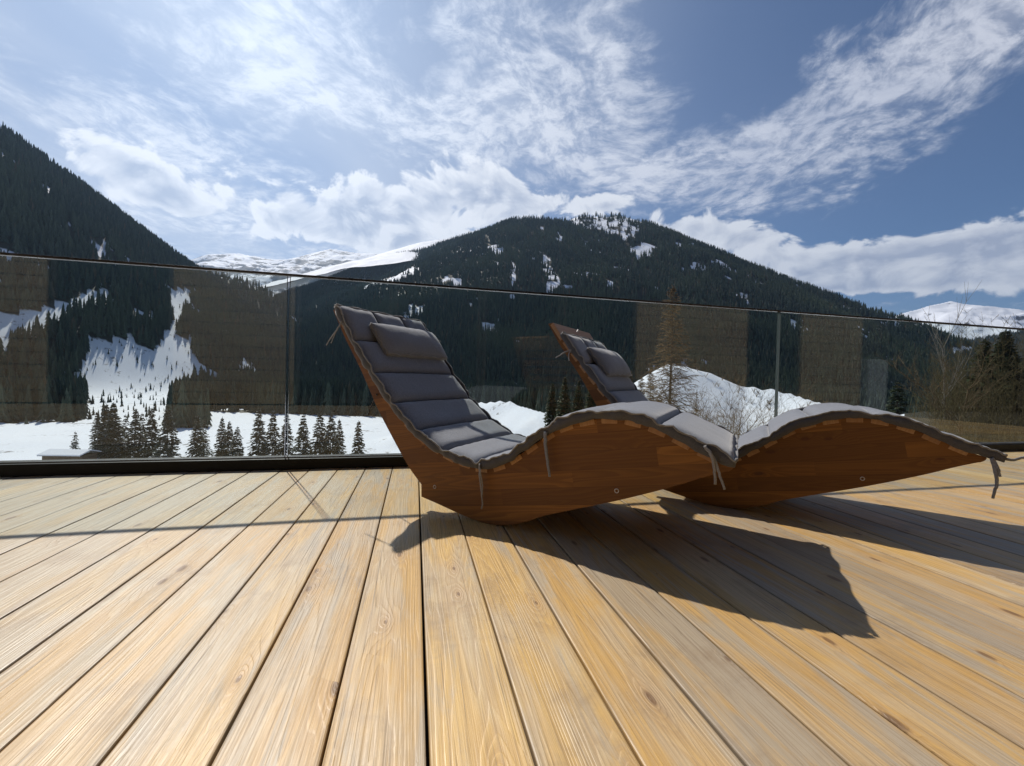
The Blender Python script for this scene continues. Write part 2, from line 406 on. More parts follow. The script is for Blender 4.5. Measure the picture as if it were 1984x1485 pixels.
# ------------------------------------------------------------------ conifer forest on the slopes
def needle_material(name, dark, light, brown=None):
    m, t, b = material(name)
    P = t.new('ShaderNodeTexCoord').outputs['Object']
    rnd = t.new('ShaderNodeObjectInfo').outputs['Random']
    c = t.mix(rnd, dark, light)
    if brown:
        lc_ = t.new('ShaderNodeObjectInfo').outputs['Location']
        c = t.mix(t.step(t.noise(lc_, 0.006, 3, 0.6), 0.40, 0.66, 0.0, 0.75), c, (light[0] * 1.25, light[1] * 1.2, light[2] * 0.95))
    c = t.mix(t.mul(t.noise(P, 9.0, 3, 0.6), 0.55), c, (dark[0] * 0.55, dark[1] * 0.55, dark[2] * 0.6))
    if brown: c = t.mix(t.step(rnd, 0.96, 0.98), c, brown)
    t.put(b.inputs['Base Color'], c); b.inputs['Roughness'].default_value = 0.7; b.inputs['Specular IOR Level'].default_value = 0.2
    return m
M_FAR = needle_material('far_needles', (0.024, 0.042, 0.036), (0.082, 0.110, 0.078), (0.100, 0.084, 0.055))
def far_conifer(seed, width=0.16, tiers=6, sides=7):
    r = np.random.default_rng(seed); v, f = [], []
    for k in range(tiers):
        z0 = 0.06 + 0.86 * k / tiers; z1 = min(1.0, z0 + 0.30 - 0.012 * k)
        rad_ = width * (1 - z0) ** 0.85 * (0.86 + 0.28 * r.random())
        b0 = len(v); ph = r.random() * 6.28
        for j in range(sides * 2):
            q = rad_ * (1.0 if j % 2 == 0 else 0.52) * (0.75 + 0.5 * r.random())
            a = ph + math.pi * j / sides
            v.append((q * math.cos(a), q * math.sin(a), z0 - (0.05 if j % 2 == 0 else -0.03) * (0.6 + 0.8 * r.random())))
        v.append((r.normal() * 0.006, r.normal() * 0.006, z1))
        for j in range(sides * 2): f.append((b0 + j, b0 + (j + 1) % (sides * 2), b0 + sides * 2))
    b0 = len(v)
    for j in range(3): v.append((0.012 * math.cos(2.1 * j), 0.012 * math.sin(2.1 * j), -0.12))
    v.append((0, 0, 0.5)); f += [(b0, b0 + 1, b0 + 3), (b0 + 1, b0 + 2, b0 + 3), (b0 + 2, b0, b0 + 3)]
    me = pymesh('far_conifer', v, f); me.materials.append(M_FAR); return me
protos = bpy.data.collections.new('conifer_kinds')
for k, (w, ti) in enumerate(((0.15, 6), (0.18, 6), (0.13, 7), (0.21, 5), (0.165, 6))):
    protos.objects.link(bpy.data.objects.new('conifer_kind', far_conifer(100 + k, w, ti)))

def scatter(n_try, xr, yr, zf, keep, seed, hmin=12, hmax=23):
    r = np.random.default_rng(seed)
    x = r.uniform(xr[0], xr[1], n_try); y = r.uniform(yr[0], yr[1], n_try)
    px, _ = project(x, y, np.zeros_like(x)); ok = (px > -260) & (px < 2240)
    x, y = x[ok], y[ok]; z = zf(x, y)
    ok = r.random(len(x)) < keep(x, y, z); x, y, z = x[ok], y[ok], z[ok]
    # drop what stands behind a ridge, out of sight
    vis = np.ones(len(x), bool); top = (z + 30 - CAM_H) / np.hypot(x, y)
    for t in np.linspace(0.35, 0.985, 26):
        vis &= (zf(x * t, y * t, False) - CAM_H) / (np.hypot(x, y) * t) < top
    x, y, z = x[vis], y[vis], z[vis]
    d = forest_density(x, y, z); s = r.uniform(hmin, hmax, len(x)) * np.where(d < 0.5, r.uniform(0.08, 0.36, len(x)), 1.0)
    return np.stack([x, y, z - 0.4], -1), s
def keep_forest(x, y, z):
    d = forest_density(x, y, z)
    return d * np.where((z < VALLEY + 1.0) & (np.hypot(x, y) > 420), 0.5, 1.0)
def forest(name, label, pts, size):
    me = bpy.data.meshes.new(name); me.vertices.add(len(pts)); me.vertices.foreach_set('co', pts.astype(np.float32).ravel())
    me.attributes.new('height', 'FLOAT', 'POINT').data.foreach_set('value', size.astype(np.float32))
    o = mobj(name, me, M_FAR)
    ng = bpy.data.node_groups.new(name, 'GeometryNodeTree')
    ng.interface.new_socket('Geometry', in_out='INPUT', socket_type='NodeSocketGeometry')
    ng.interface.new_socket('Geometry', in_out='OUTPUT', socket_type='NodeSocketGeometry')
    n = ng.nodes; gi, go = n.new('NodeGroupInput'), n.new('NodeGroupOutput')
    ip = n.new('GeometryNodeInstanceOnPoints'); ci = n.new('GeometryNodeCollectionInfo')
    ci.inputs['Collection'].default_value = protos; ci.inputs['Separate Children'].default_value = True; ci.inputs['Reset Children'].default_value = True
    ip.inputs['Pick Instance'].default_value = True
    na = n.new('GeometryNodeInputNamedAttribute'); na.data_type = 'FLOAT'; na.inputs[0].default_value = 'height'
    rr = n.new('FunctionNodeRandomValue'); rr.data_type = 'FLOAT_VECTOR'; rr.inputs[0].default_value = (-0.04, -0.04, 0); rr.inputs[1].default_value = (0.04, 0.04, 6.283)
    ri = n.new('FunctionNodeRandomValue'); ri.data_type = 'INT'; ri.inputs[4].default_value = 0; ri.inputs[5].default_value = 4
    L = ng.links.new
    L(gi.outputs[0], ip.inputs['Points']); L(ci.outputs[0], ip.inputs['Instance']); L(ri.outputs[2], ip.inputs['Instance Index'])
    L(rr.outputs[0], ip.inputs['Rotation']); L(na.outputs[0], ip.inputs['Scale']); L(ip.outputs[0], go.inputs[0])
    o.modifiers.new('forest', 'NODES').node_group = ng
    return tag(o, label, 'forest', kind='stuff')
fp1, fs1 = scatter(190000, (-1900, 2300), (88, 1000), ground_z, keep_forest, 1)
fp2, fs2 = scatter(110000, (-1500, 2300), (1000, 2300), ground_z, keep_forest, 2)
forest('conifer_forest', 'dense dark conifer forest covering the slopes of the near mountains', np.concatenate([fp1, fp2]), np.concatenate([fs1, fs2]))
fp3, fs3 = scatter(26000, (1800, 4800), (2100, 3300), hill_z, lambda x, y, z: np.where(z > -50, 1.0, 0.0), 3, 16, 26)
forest('hill_forest', 'hazy blue conifer forest on the far slope below the snow peak', fp3, fs3)
print('forest trees', len(fp1), len(fp2), len(fp3))

# ------------------------------------------------------------------ the terrace
FA = 0.2389                                     # heading of the balustrade
FE = np.array([math.cos(FA), math.sin(FA), 0]); FN = np.array([-math.sin(FA), math.cos(FA), 0])
D_GLASS, D_KERB = 2.605, 2.565                  # distances of the glass and of the channel's front face from the camera's plumb line
D_HOUSE = -2.2
RAIL_H = 1.095
BB = -0.226                                     # heading of the boards
BD = np.array([math.sin(BB), math.cos(BB), 0]); BN = np.array([math.cos(BB), -math.sin(BB), 0])
PITCH_B, OFF_B = 0.1487, -0.4165
def fpos(l, n, z=0.0): return FE * l + FN * n + np.array([0, 0, z])

def wood_grain(t, P, rnd, across, along):
    """Grain of a plank: P local position, coordinates across and along the fibre. Returns rings, fibre, knot, weather."""
    sh = t.mul(rnd, 53.0)
    a, l = t.add(across, sh), t.add(along, t.mul(rnd, 171.0))
    kd = t.new('ShaderNodeTexVoronoi', feature='F1'); kd.voronoi_dimensions = '2D'
    t.put(kd.inputs['Vector'], t.comb(t.mul(a, 9.0), t.mul(l, 3.6))); kd.inputs['Scale'].default_value = 1.0
    pick = t.sep(kd.outputs['Color'])[0]
    size = t.lin(pick, 0.55, 1.0, 0.0, 0.105)
    knot = t.sub(1.0, t.step(kd.outputs['Distance'], t.mul(size, 0.45), t.add(t.mul(size, 1.05), 0.001)))
    near = t.mul(t.m('EXPONENT', t.mul(kd.outputs['Distance'], -6.5)), t.step(pick, 0.60, 0.70))
    field = t.add(t.noise(t.comb(t.mul(a, 7.5), t.mul(l, 0.42)), 1.0, 2.5, 0.5, dim='2D'), t.mul(near, 0.20))
    ring = t.m('FRACT', t.mul(field, 26.0))
    ring = t.mul(t.step(ring, 0.0, 0.75), t.step(ring, 1.0, 0.86))
    fibre = t.noise(t.comb(t.mul(a, 260.0), t.mul(l, 5.0)), 1.0, 4, 0.65, dim='2D')
    weather = t.noise(t.comb(t.mul(a, 9.0), t.mul(l, 1.5)), 1.0, 5, 0.62, 0.3, dim='2D')
    return ring, fibre, knot, weather, near
def deck_wood():
    m, t, b = material('weathered_larch_boards')
    P = t.new('ShaderNodeTexCoord').outputs['Object']; x, y, z = t.sep(P)[0:3]
    rnd = t.new('ShaderNodeObjectInfo').outputs['Random']
    ring, fib, knot, wea, near = wood_grain(t, P, rnd, x, y)
    r2 = t.m('FRACT', t.mul(rnd, 7.31)); r3 = t.m('FRACT', t.mul(rnd, 23.7)); r4 = t.m('FRACT', t.mul(rnd, 61.3))
    lx = t.sep(t.new('ShaderNodeObjectInfo').outputs['Location'])[0]; left_pale = t.step(lx, -0.45, -1.7)      # boards turn paler and greyer towards the left
    honey = t.mix(r2, (0.720, 0.475, 0.175), (0.610, 0.355, 0.105))
    pale = t.mix(r3, (0.620, 0.530, 0.385), (0.560, 0.475, 0.350))
    c = t.mix(t.m('ADD', t.add(t.mul(r3, 0.25), t.mul(left_pale, 0.85)), t.step(wea, 0.38, 0.66, -0.30, 0.45), clamp=True), honey, pale)
    c = t.mix(t.mul(ring, 0.25), c, t.mix(r2, (0.380, 0.205, 0.080), (0.420, 0.270, 0.140)))
    c = t.mix(t.mul(near, 0.35), c, (0.430, 0.190, 0.060))
    grey = t.noise(t.comb(t.add(t.mul(x, 16.0), t.mul(rnd, 31.0)), t.add(t.mul(y, 1.9), t.mul(rnd, 77.0))), 1.0, 6, 0.66, 0.5, dim='2D')
    c = t.mix(t.step(t.add(grey, t.sub(t.step(r4, 0.45, 0.95, 0.0, 0.20), 0.06)), 0.47, 0.68, 0.0, 0.85), c, (0.470, 0.400, 0.300))
    c = t.mix(t.step(t.noise(t.comb(t.add(t.mul(x, 3.0), t.mul(rnd, 31.0)), t.mul(y, 3.3)), 1.0, 6, 0.7, dim='2D'), 0.52, 0.74, 0.0, 0.55), c, (0.330, 0.225, 0.130))
    c = t.mix(t.m('MAXIMUM', t.mul(t.sub(fib, 0.44), 1.7), 0.0), c, (0.240, 0.150, 0.075))
    crack = t.noise(t.comb(t.add(t.mul(x, 120.0), t.mul(rnd, 211.0)), t.add(t.mul(y, 1.6), t.mul(rnd, 97.0))), 1.0, 5, 0.62, dim='2D')
    c = t.mix(t.step(crack, 0.62, 0.72, 0.0, 0.60), c, (0.150, 0.095, 0.055))
    c = t.mix(1.0, c, t.mix(r4, (1.10, 1.10, 1.08), (0.86, 0.83, 0.80)), 'MULTIPLY')
    c = t.mix(t.mul(knot, 0.72), c, (0.150, 0.075, 0.032))
    edge = t.step(t.m('ABSOLUTE', x), 0.060, 0.0735)
    c = t.mix(t.mul(edge, t.mul(wea, 0.5)), c, (0.23, 0.19, 0.15))
    t.put(b.inputs['Base Color'], c)
    t.put(b.inputs['Roughness'], t.lin(fib, 0.2, 0.8, 0.36, 0.56)); b.inputs['Specular IOR Level'].default_value = 0.50
    bp = t.new('ShaderNodeBump'); bp.inputs['Strength'].default_value = 0.42; bp.inputs['Distance'].default_value = 0.0014
    t.put(bp.inputs['Height'], t.add(t.add(t.mul(fib, 0.9), t.mul(ring, -0.55)), t.mul(wea, 1.2))); t.l.new(bp.outputs[0], b.inputs['Normal'])
    return m
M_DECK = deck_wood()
def board_mesh(length):
    w, th, bv = 0.0733, 0.027, 0.0026
    prof = [(-w, -th), (-w, -bv), (-w + bv * 0.35, -bv * 0.3), (-w + bv * 1.3, 0), (w - bv * 1.3, 0), (w - bv * 0.35, -bv * 0.3), (w, -bv), (w, -th)]
    v = [(x, y, z) for y in (0.0, -length) for x, z in prof]; n = len(prof)
    f = [(i, (i + 1) % n, n + (i + 1) % n, n + i) for i in range(n)] + [tuple(range(n))[::-1], tuple(range(n, 2 * n))]
    return pymesh('board', v, f)
deck = tag(empty('terrace_floor'), kind='structure')
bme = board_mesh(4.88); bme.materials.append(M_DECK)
rb = random.Random(4)
for k in range(-46, 62):
    o = bpy.data.objects.new('board', bme)
    off = OFF_B + (k + 0.5) * PITCH_B
    # the channel's front face cuts the board at: off*BN + t*BD with distance D_KERB+0.03
    tt = (D_KERB + 0.05 - off * (BN @ FN)) / (BD @ FN)
    p = BN * off + BD * tt
    o.location = (p[0], p[1], rb.uniform(-0.0012, 0.0008))
    o.rotation_euler = (0, rb.uniform(-0.004, 0.004), -BB + rb.uniform(-0.0003, 0.0003))
    o.scale = (rb.uniform(0.976, 0.998), 1, 1)
    link(o, deck)
def simple(name, color, rough=0.5, spec=0.5, metal=0.0, var=0.0, scale=20.0):
    m, t, b = material(name)
    P = t.new('ShaderNodeTexCoord').outputs['Object']
    n = t.noise(P, scale, 5, 0.6)
    d = tuple(q * (1 - var) for q in color)
    t.put(b.inputs['Base Color'], t.mix(n, d, color))
    t.put(b.inputs['Roughness'], t.lin(n, 0.25, 0.75, max(0.02, rough - 0.08), min(1, rough + 0.08)))
    b.inputs['Specular IOR Level'].default_value = spec; b.inputs['Metallic'].default_value = metal
    return m
def box(name, lo, hi, mat, parent=None, bevel=0.0, rot=None, loc=None):
    bm = bmesh.new(); bmesh.ops.create_cube(bm, size=1.0)
    s = np.array(hi, float) - np.array(lo, float); c = (np.array(hi, float) + np.array(lo, float)) / 2
    for v in bm.verts: v.co = Vector((v.co.x * s[0] + c[0], v.co.y * s[1] + c[1], v.co.z * s[2] + c[2]))
    if bevel: bmesh.ops.bevel(bm, geom=bm.edges[:], offset=bevel, segments=2, affect='EDGES', profile=0.6)
    me = bpy.data.meshes.new(name); bm.to_mesh(me); bm.free()
    if mat: me.materials.append(mat)
    o = mobj(name, me, None, parent)
    if loc is not None: o.location = loc
    if rot is not None: o.rotation_euler = rot
    return o
M_DARK = simple('dark_timber', (0.035, 0.026, 0.02), 0.8, 0.2, 0, 0.4)
# solid dark slab in place of joists, added so the gaps look shaded
o = box('gap_shade_slab', (-7.35, D_HOUSE, -0.16), (8.9, D_KERB + 0.10, -0.030), M_DARK, deck); o.rotation_euler[2] = FA
o = box('fascia', (-7.35, D_KERB + 0.104, -0.42), (8.9, D_KERB + 0.14, -0.004), M_DARK, deck); o.rotation_euler[2] = FA

# ------------------------------------------------------------------ glass balustrade
def glass_material():
    m, t, b = material('clear_float_glass'); t.n.remove(b)
    gm_ = t.new('ShaderNodeNewGeometry')
    cs = t.m('ABSOLUTE', t.v('DOT_PRODUCT', gm_.outputs['Incoming'], gm_.outputs['Normal']))
    fr = t.m('ADD', t.mul(t.m('POWER', t.sub(1.0, cs), 5.0), 0.955), 0.045, clamp=True)
    P = t.new('ShaderNodeTexCoord').outputs['Object']
    smear = t.step(t.noise(P, 3.2, 6, 0.65, 0.6), 0.50, 0.85, 0.0, 0.012)
    tr = t.new('ShaderNodeBsdfTransparent'); tr.inputs[0].default_value = (0.930, 0.962, 0.955, 1)
    gl = t.new('ShaderNodeBsdfGlossy'); gl.inputs['Roughness'].default_value = 0.015
    df = t.new('ShaderNodeBsdfDiffuse'); df.inputs[0].default_value = (0.7, 0.7, 0.7, 1)
    m1 = t.new('ShaderNodeMixShader'); t.put(m1.inputs[0], fr); t.l.new(tr.outputs[0], m1.inputs[1]); t.l.new(gl.outputs[0], m1.inputs[2])
    m2 = t.new('ShaderNodeMixShader'); t.put(m2.inputs[0], smear); t.l.new(m1.outputs[0], m2.inputs[1]); t.l.new(df.outputs[0], m2.inputs[2])
    t.l.new(m2.outputs[0], t.n['Material Output'].inputs[0]); return m
M_GLASS = glass_material()
M_EDGE = simple('ground_glass_edge', (0.10, 0.125, 0.125), 0.18, 0.6, 0, 0.15)
M_ALU = simple('dark_anodised_aluminium', (0.040, 0.034, 0.034), 0.30, 0.5, 0.55, 0.3)
M_CHAN = simple('black_channel', (0.008, 0.007, 0.007), 0.50, 0.22, 0.0, 0.3)
M_GASK = simple('grey_gasket', (0.20, 0.21, 0.23), 0.35, 0.5, 0.4, 0.2)
bal = tag(empty('glass_balustrade', tuple(fpos(0, D_GLASS)), FA), 'frameless clear glass balustrade with thin dark top rail along the terrace edge', 'balustrade')
kf = D_KERB - D_GLASS
box('base_channel', (-7.4, kf, 0.003), (8.9, 0.075, 0.062), M_CHAN, bal, 0.004)
box('gasket', (-7.4, -0.016, 0.063), (8.9, -0.0095, 0.069), M_GASK, bal)
box('handrail', (-7.4, -0.014, RAIL_H - 0.012), (8.9, 0.014, RAIL_H + 0.001), M_ALU, bal, 0.003)
joints = [-7.35, -4.01, -0.679 + 0.01, 2.653 + 0.03, 6.02, 8.85]
shift = fpos(0, D_GLASS) @ FE
for l0, l1 in zip(joints[:-1], joints[1:]):
    o = box('pane', (l0 - shift + 0.007, -0.008, 0.040), (l1 - shift - 0.007, 0.008, RAIL_H - 0.010), M_GLASS, bal)
    o.data.materials.append(M_EDGE)
    for p in o.data.polygons:
        if abs(p.normal.x) > 0.9: p.material_index = 1

# ------------------------------------------------------------------ the timber house behind the viewer (seen only as a reflection in the glass)
def lat(px):
    d = ray(px, 700); k = (2 * D_GLASS - D_HOUSE)
    return (d @ FE) / (d @ FN) * k
def facade_wood():
    m, t, b = material('brown_facade_planks')
    P = t.new('ShaderNodeTexCoord').outputs['Object']; x, y, z = t.sep(P)[0:3]
    rnd = t.new('ShaderNodeObjectInfo').outputs['Random']
    ring, fib, knot, wea, near = wood_grain(t, P, rnd, z, x)
    c = t.mix(rnd, (0.42, 0.325, 0.19), (0.35, 0.27, 0.165))
    c = t.mix(t.mul(ring, 0.4), c, (0.24, 0.15, 0.07)); c = t.mix(t.mul(knot, 0.8), c, (0.08, 0.04, 0.02))
    c = t.mix(t.step(wea, 0.45, 0.75, 0, 0.5), c, (0.20, 0.14, 0.09))
    t.put(b.inputs['Base Color'], c); b.inputs['Roughness'].default_value = 0.6
    return m
M_FAC = facade_wood()
M_PANE = simple('dark_window_pane', (0.012, 0.014, 0.016), 0.06, 0.5, 0, 0.2)
M_FRAME = simple('dark_window_frame', (0.05, 0.04, 0.035), 0.5, 0.4, 0, 0.3)
M_CONC = simple('grey_render', (0.33, 0.36, 0.38), 0.8, 0.3, 0, 0.25)
M_ROOF = simple('dark_roof_sheet', (0.06, 0.055, 0.05), 0.6, 0.4, 0, 0.3)
house = tag(empty('timber_house', tuple(fpos(0, D_HOUSE)), FA), 'brown timber clad house reflected faintly in the glass balustrade', 'house')
HH = 5.4
box('wall_core', (-9, -6.0, -4.2), (lat(2060) + 30, -0.12, HH), M_FRAME, house)
piers = [(-9.0, lat(92)), (lat(335), lat(570)), (lat(1232), lat(1446)), (lat(1552), lat(1668)), (lat(2060), lat(2060) + 30.0)]
for x0, x1 in piers:
    w = x1 - x0; me = None
    for k in range(30):
        z0 = 0.02 + k * 0.18
        if me is None:
            o = box('plank', (-w / 2, -0.10, 0.002), (w / 2, 0.0, 0.174), M_FAC, house, 0.004); me = o.data
        else:
            o = link(bpy.data.objects.new('plank', me), house)
        o.location = ((x0 + x1) / 2, (k % 3) * 0.004, z0)
x0, x1 = lat(1676), lat(1714)
box('pillar', (x0, -0.3, 0.0), (x1, 0.06, 1.15), M_CONC, house)
spans = [(piers[0][1], piers[1][0]), (piers[1][1], piers[2][0]), (piers[2][1], piers[3][0]), (x1 + 0.05, piers[4][0])]
for a, b_ in spans:
    n = max(1, round((b_ - a) / 1.6)); step_ = (b_ - a) / n
    for i in range(n):
        for z0, z1 in ((0.05, 2.45), (2.75, 4.9)):
            w0, w1 = a + i * step_ + 0.02, a + (i + 1) * step_ - 0.02
            wd = box('window', (w0, -0.115, z0), (w1, -0.085, z1), M_PANE, house)
            fr = []
            for q in ((w0, z0, w0 + 0.06, z1), (w1 - 0.06, z0, w1, z1), (w0 + 0.061, z0, w1 - 0.061, z0 + 0.06), (w0 + 0.061, z1 - 0.06, w1 - 0.061, z1)):
                box('window_frame', (q[0], -0.082, q[1]), (q[2], -0.03, q[3]), M_FRAME, wd)
box('roof', (-9.6, -7.0, HH + 0.002), (lat(2060) + 30.6, 0.9, HH + 0.22), M_ROOF, house, 0.01)

# ------------------------------------------------------------------ wave loungers and their cushions
KS = 1.03
def prof(pts): return np.array([(u * KS, CAM_H + (z - CAM_H) * KS) for u, z in pts])
def smooth_curve(pts, n):
    """Catmull-Rom through the points, resampled to n points of equal arc length."""
    p = np.vstack([2 * pts[0] - pts[1], pts, 2 * pts[-1] - pts[-2]]); out = []
    for i in range(1, len(p) - 2):
        for t in np.linspace(0, 1, 14, endpoint=False):
            out.append(0.5 * (2 * p[i] + (p[i + 1] - p[i - 1]) * t + (2 * p[i - 1] - 5 * p[i] + 4 * p[i + 1] - p[i + 2]) * t * t + (3 * p[i] - p[i - 1] - 3 * p[i + 1] + p[i + 2]) * t ** 3))
    out.append(p[-2]); return resample(np.array(out), n)
def resample(out, n):
    s = np.concatenate([[0], np.cumsum(np.linalg.norm(np.diff(out, axis=0), axis=1))])
    q = np.linspace(0, s[-1], n)
    return np.stack([np.interp(q, s, out[:, k]) for k in range(out.shape[1])], -1)
TOP = smooth_curve(prof([(0.028, 0.838), (0.09, 0.752), (0.16, 0.662), (0.24, 0.565), (0.34, 0.455), (0.44, 0.362), (0.55, 0.288), (0.66, 0.243), (0.74, 0.224), (0.82, 0.216), (0.90, 0.238), (0.99, 0.298), (1.069, 0.356), (1.141, 0.396), (1.243, 0.424), (1.338, 0.426), (1.428, 0.403), (1.512, 0.366), (1.580, 0.336), (1.618, 0.322)]), 241)
BOT = smooth_curve(prof([(0.0, 0.833), (0.081, 0.706), (0.189, 0.557), (0.285, 0.406), (0.377, 0.284), (0.464, 0.178), (0.532, 0.115)]), 40)
BOT2 = smooth_curve(prof([(0.534, 0.066), (0.62, 0.050), (0.72, 0.030), (0.80, 0.0185), (0.87, 0.0165), (0.96, 0.036), (1.06, 0.082), (1.149, 0.116), (1.314, 0.177), (1.461, 0.238), (1.55, 0.280), (1.602, 0.302)]), 60)
LEN_T = np.sum(np.linalg.norm(np.diff(TOP, axis=0), axis=1))
LW = 0.55
def on_path(s):
    """Point, tangent and normal of the lying surface at arc length s (runs on straight past both ends)."""
    sa_ = np.linspace(0, LEN_T, len(TOP)); sc = min(max(s, 0.0), LEN_T)
    p = np.array([np.interp(sc, sa_, TOP[:, 0]), np.interp(sc, sa_, TOP[:, 1])])
    e = 0.012; a_, b_ = max(sc - e, 0), min(sc + e, LEN_T)
    t = np.array([np.interp(b_, sa_, TOP[:, k]) - np.interp(a_, sa_, TOP[:, k]) for k in (0, 1)]); t /= np.linalg.norm(t)
    if s > LEN_T:
        x = s - LEN_T; p = p + np.array([0.985, -0.17]) / 1.0 * x; t = np.array([0.985, -0.17])
    elif s < 0: p = p + t * s
    return p, t, np.array([-t[1], t[0]])

def lounger_wood():
    m, t, b = material('oiled_orange_brown_timber')
    P = t.new('ShaderNodeTexCoord').outputs['Object']; x, y, z = t.sep(P)[0:3]
    rnd = t.new('ShaderNodeObjectInfo').outputs['Random']
    ca, sa_ = math.cos(0.17), math.sin(0.17)
    l = t.add(t.mul(x, ca), t.mul(z, sa_)); a = t.sub(t.mul(z, ca), t.mul(x, sa_))
    lam = t.m('FLOOR', t.add(t.m('DIVIDE', a, 0.058), 20.37))
    wn = t.new('ShaderNodeTexWhiteNoise'); wn.noise_dimensions = '2D'
    seg = t.m('FLOOR', t.add(t.mul(l, 1.35), t.mul(t.m('FRACT', t.mul(lam, 0.618)), 1.0)))
    t.put(wn.inputs['Vector'], t.comb(lam, seg)); lr = wn.outputs['Value']
    ring, fib, knot, wea, near = wood_grain(t, P, t.m('FRACT', t.add(rnd, lr)), a, l)
    c = t.mix(lr, (0.315, 0.132, 0.024), (0.125, 0.048, 0.009))
    c = t.mix(t.mul(ring, 0.42), c, (0.090, 0.028, 0.006)); c = t.mix(t.mul(knot, 0.8), c, (0.085, 0.028, 0.010))
    c = t.mix(t.mul(t.sub(fib, 0.35), 0.6), c, (0.16, 0.055, 0.018))
    fr = t.m('FRACT', t.add(t.m('DIVIDE', a, 0.058), 20.37)); jn = t.step(t.m('ABSOLUTE', t.sub(fr, 0.5)), 0.485, 0.499)
    c = t.mix(t.mul(jn, 0.8), c, (0.040, 0.014, 0.005))
    t.put(b.inputs['Base Color'], c); t.put(b.inputs['Roughness'], t.lin(fib, 0.2, 0.8, 0.48, 0.66)); b.inputs['Specular IOR Level'].default_value = 0.4
    bp = t.new('ShaderNodeBump'); bp.inputs['Strength'].default_value = 0.3; bp.inputs['Distance'].default_value = 0.0008
    t.put(bp.inputs['Height'], t.add(fib, t.mul(ring, -0.5))); t.l.new(bp.outputs[0], b.inputs['Normal'])
    return m
def slat_wood():
    m, t, b = material('pale_slat_timber')
    P = t.new('ShaderNodeTexCoord').outputs['Object']; x, y, z = t.sep(P)[0:3]
    rnd = t.new('ShaderNodeObjectInfo').outputs['Random']
    ring, fib, knot, wea, near = wood_grain(t, P, rnd, x, y)
    c = t.mix(rnd, (0.50, 0.29, 0.14), (0.36, 0.19, 0.085)); c = t.mix(t.mul(ring, 0.35), c, (0.28, 0.11, 0.04))
    c = t.mix(t.mul(t.sub(fib, 0.4), 0.6), c, (0.2, 0.09, 0.04))
    t.put(b.inputs['Base Color'], c); b.inputs['Roughness'].default_value = 0.55
    return m
M_LW, M_SLAT = lounger_wood(), slat_wood()
def fabric(name, a, b2, weave=1100.0):
    m, t, b = material(name)
    P = t.new('ShaderNodeTexCoord').outputs['Object']
    n = t.noise(P, 420.0, 3, 0.7); n2 = t.noise(P, 9.0, 4, 0.6)
    c = t.mix(t.step(n, 0.3, 0.7), a, b2); c = t.mix(t.mul(n2, 0.35), c, tuple(q * 0.7 for q in a))
    t.put(b.inputs['Base Color'], c); b.inputs['Roughness'].default_value = 0.82; b.inputs['Specular IOR Level'].default_value = 0.3
    b.inputs['Sheen Weight'].default_value = 0.35; b.inputs['Sheen Roughness'].default_value = 0.45
    bp = t.new('ShaderNodeBump'); bp.inputs['Strength'].default_value = 0.5; bp.inputs['Distance'].default_value = 0.006
    t.put(bp.inputs['Height'], t.add(t.mul(t.noise(P, 22.0, 4, 0.55, 0.6), 0.55), t.mul(n, 0.06))); t.l.new(bp.outputs[0], b.inputs['Normal'])
    return m
M_FAB = fabric('charcoal_grey_woven_fabric', (0.142, 0.150, 0.176), (0.320, 0.332, 0.368))
M_PIPE = fabric('grey_edge_binding', (0.20, 0.19, 0.185), (0.34, 0.33, 0.32))
M_SKIRT_SHADE = fabric('shade_darkened_edge_cloth', (0.070, 0.070, 0.078), (0.125, 0.123, 0.132))  # darker copy of the cushion fabric; near-side shade is put into its colour
M_STRAP = fabric('black_strap', (0.018, 0.018, 0.02), (0.03, 0.03, 0.033))
M_TIE = fabric('pale_grey_tie', (0.22, 0.21, 0.21), (0.34, 0.33, 0.32))
M_WHITE = simple('white_plastic_cap', (0.62, 0.58, 0.54), 0.4, 0.5, 0, 0.1)

def panel_mesh():
    nose = prof([(1.618, 0.322)])[0]; e0 = BOT2[-1]
    arc = []
    c = (nose + e0) / 2
    for k in range(1, 6):
        a_ = math.pi / 2 - math.pi * k / 6; r_ = np.linalg.norm(nose - e0) / 2
        arc.append(c + np.array([math.cos(a_) * 0.010, 0]) + (nose - e0) / 2 * math.sin(a_))
    loop = [tuple(q) for q in TOP[::2]] + [tuple(q) for q in arc] + [tuple(q) for q in BOT2[::-1]] + [tuple(q) for q in BOT[::-1]]
    bm = bmesh.new(); th = 0.030
    fr = [bm.verts.new((u, 0.0, z)) for u, z in loop]; bk = [bm.verts.new((u, th, z)) for u, z in loop]
    f1 = bm.faces.new(fr); f2 = bm.faces.new(bk[::-1])
    for i in range(len(loop)):
        j = (i + 1) % len(loop); bm.faces.new((fr[j], fr[i], bk[i], bk[j]))
    bmesh.ops.recalc_face_normals(bm, faces=bm.faces[:])
    ed = [e for e in bm.edges if abs((e.verts[0].co - e.verts[1].co).y) < 1e-5 and len(e.link_faces) == 2 and any(len(f.verts) > 20 for f in e.link_faces)]
    bmesh.ops.bevel(bm, geom=ed, offset=0.0022, segments=2, affect='EDGES', profile=0.6)
    bmesh.ops.triangulate(bm, faces=[f for f in bm.faces if len(f.verts) > 4])
    me = bpy.data.meshes.new('side_panel'); bm.to_mesh(me); bm.free(); me.materials.append(M_LW); return me
ME_PANEL = panel_mesh()
def slat_mesh(w, th):
    o = box('slat', (-w / 2, -0.0018, -th), (w / 2, LW + 0.0018, 0.0012), M_SLAT, None, 0.0025); me = o.data; bpy.data.objects.remove(o); return me
ME_SLAT, ME_HEAD = slat_mesh(0.052, 0.017), slat_mesh(0.105, 0.020)
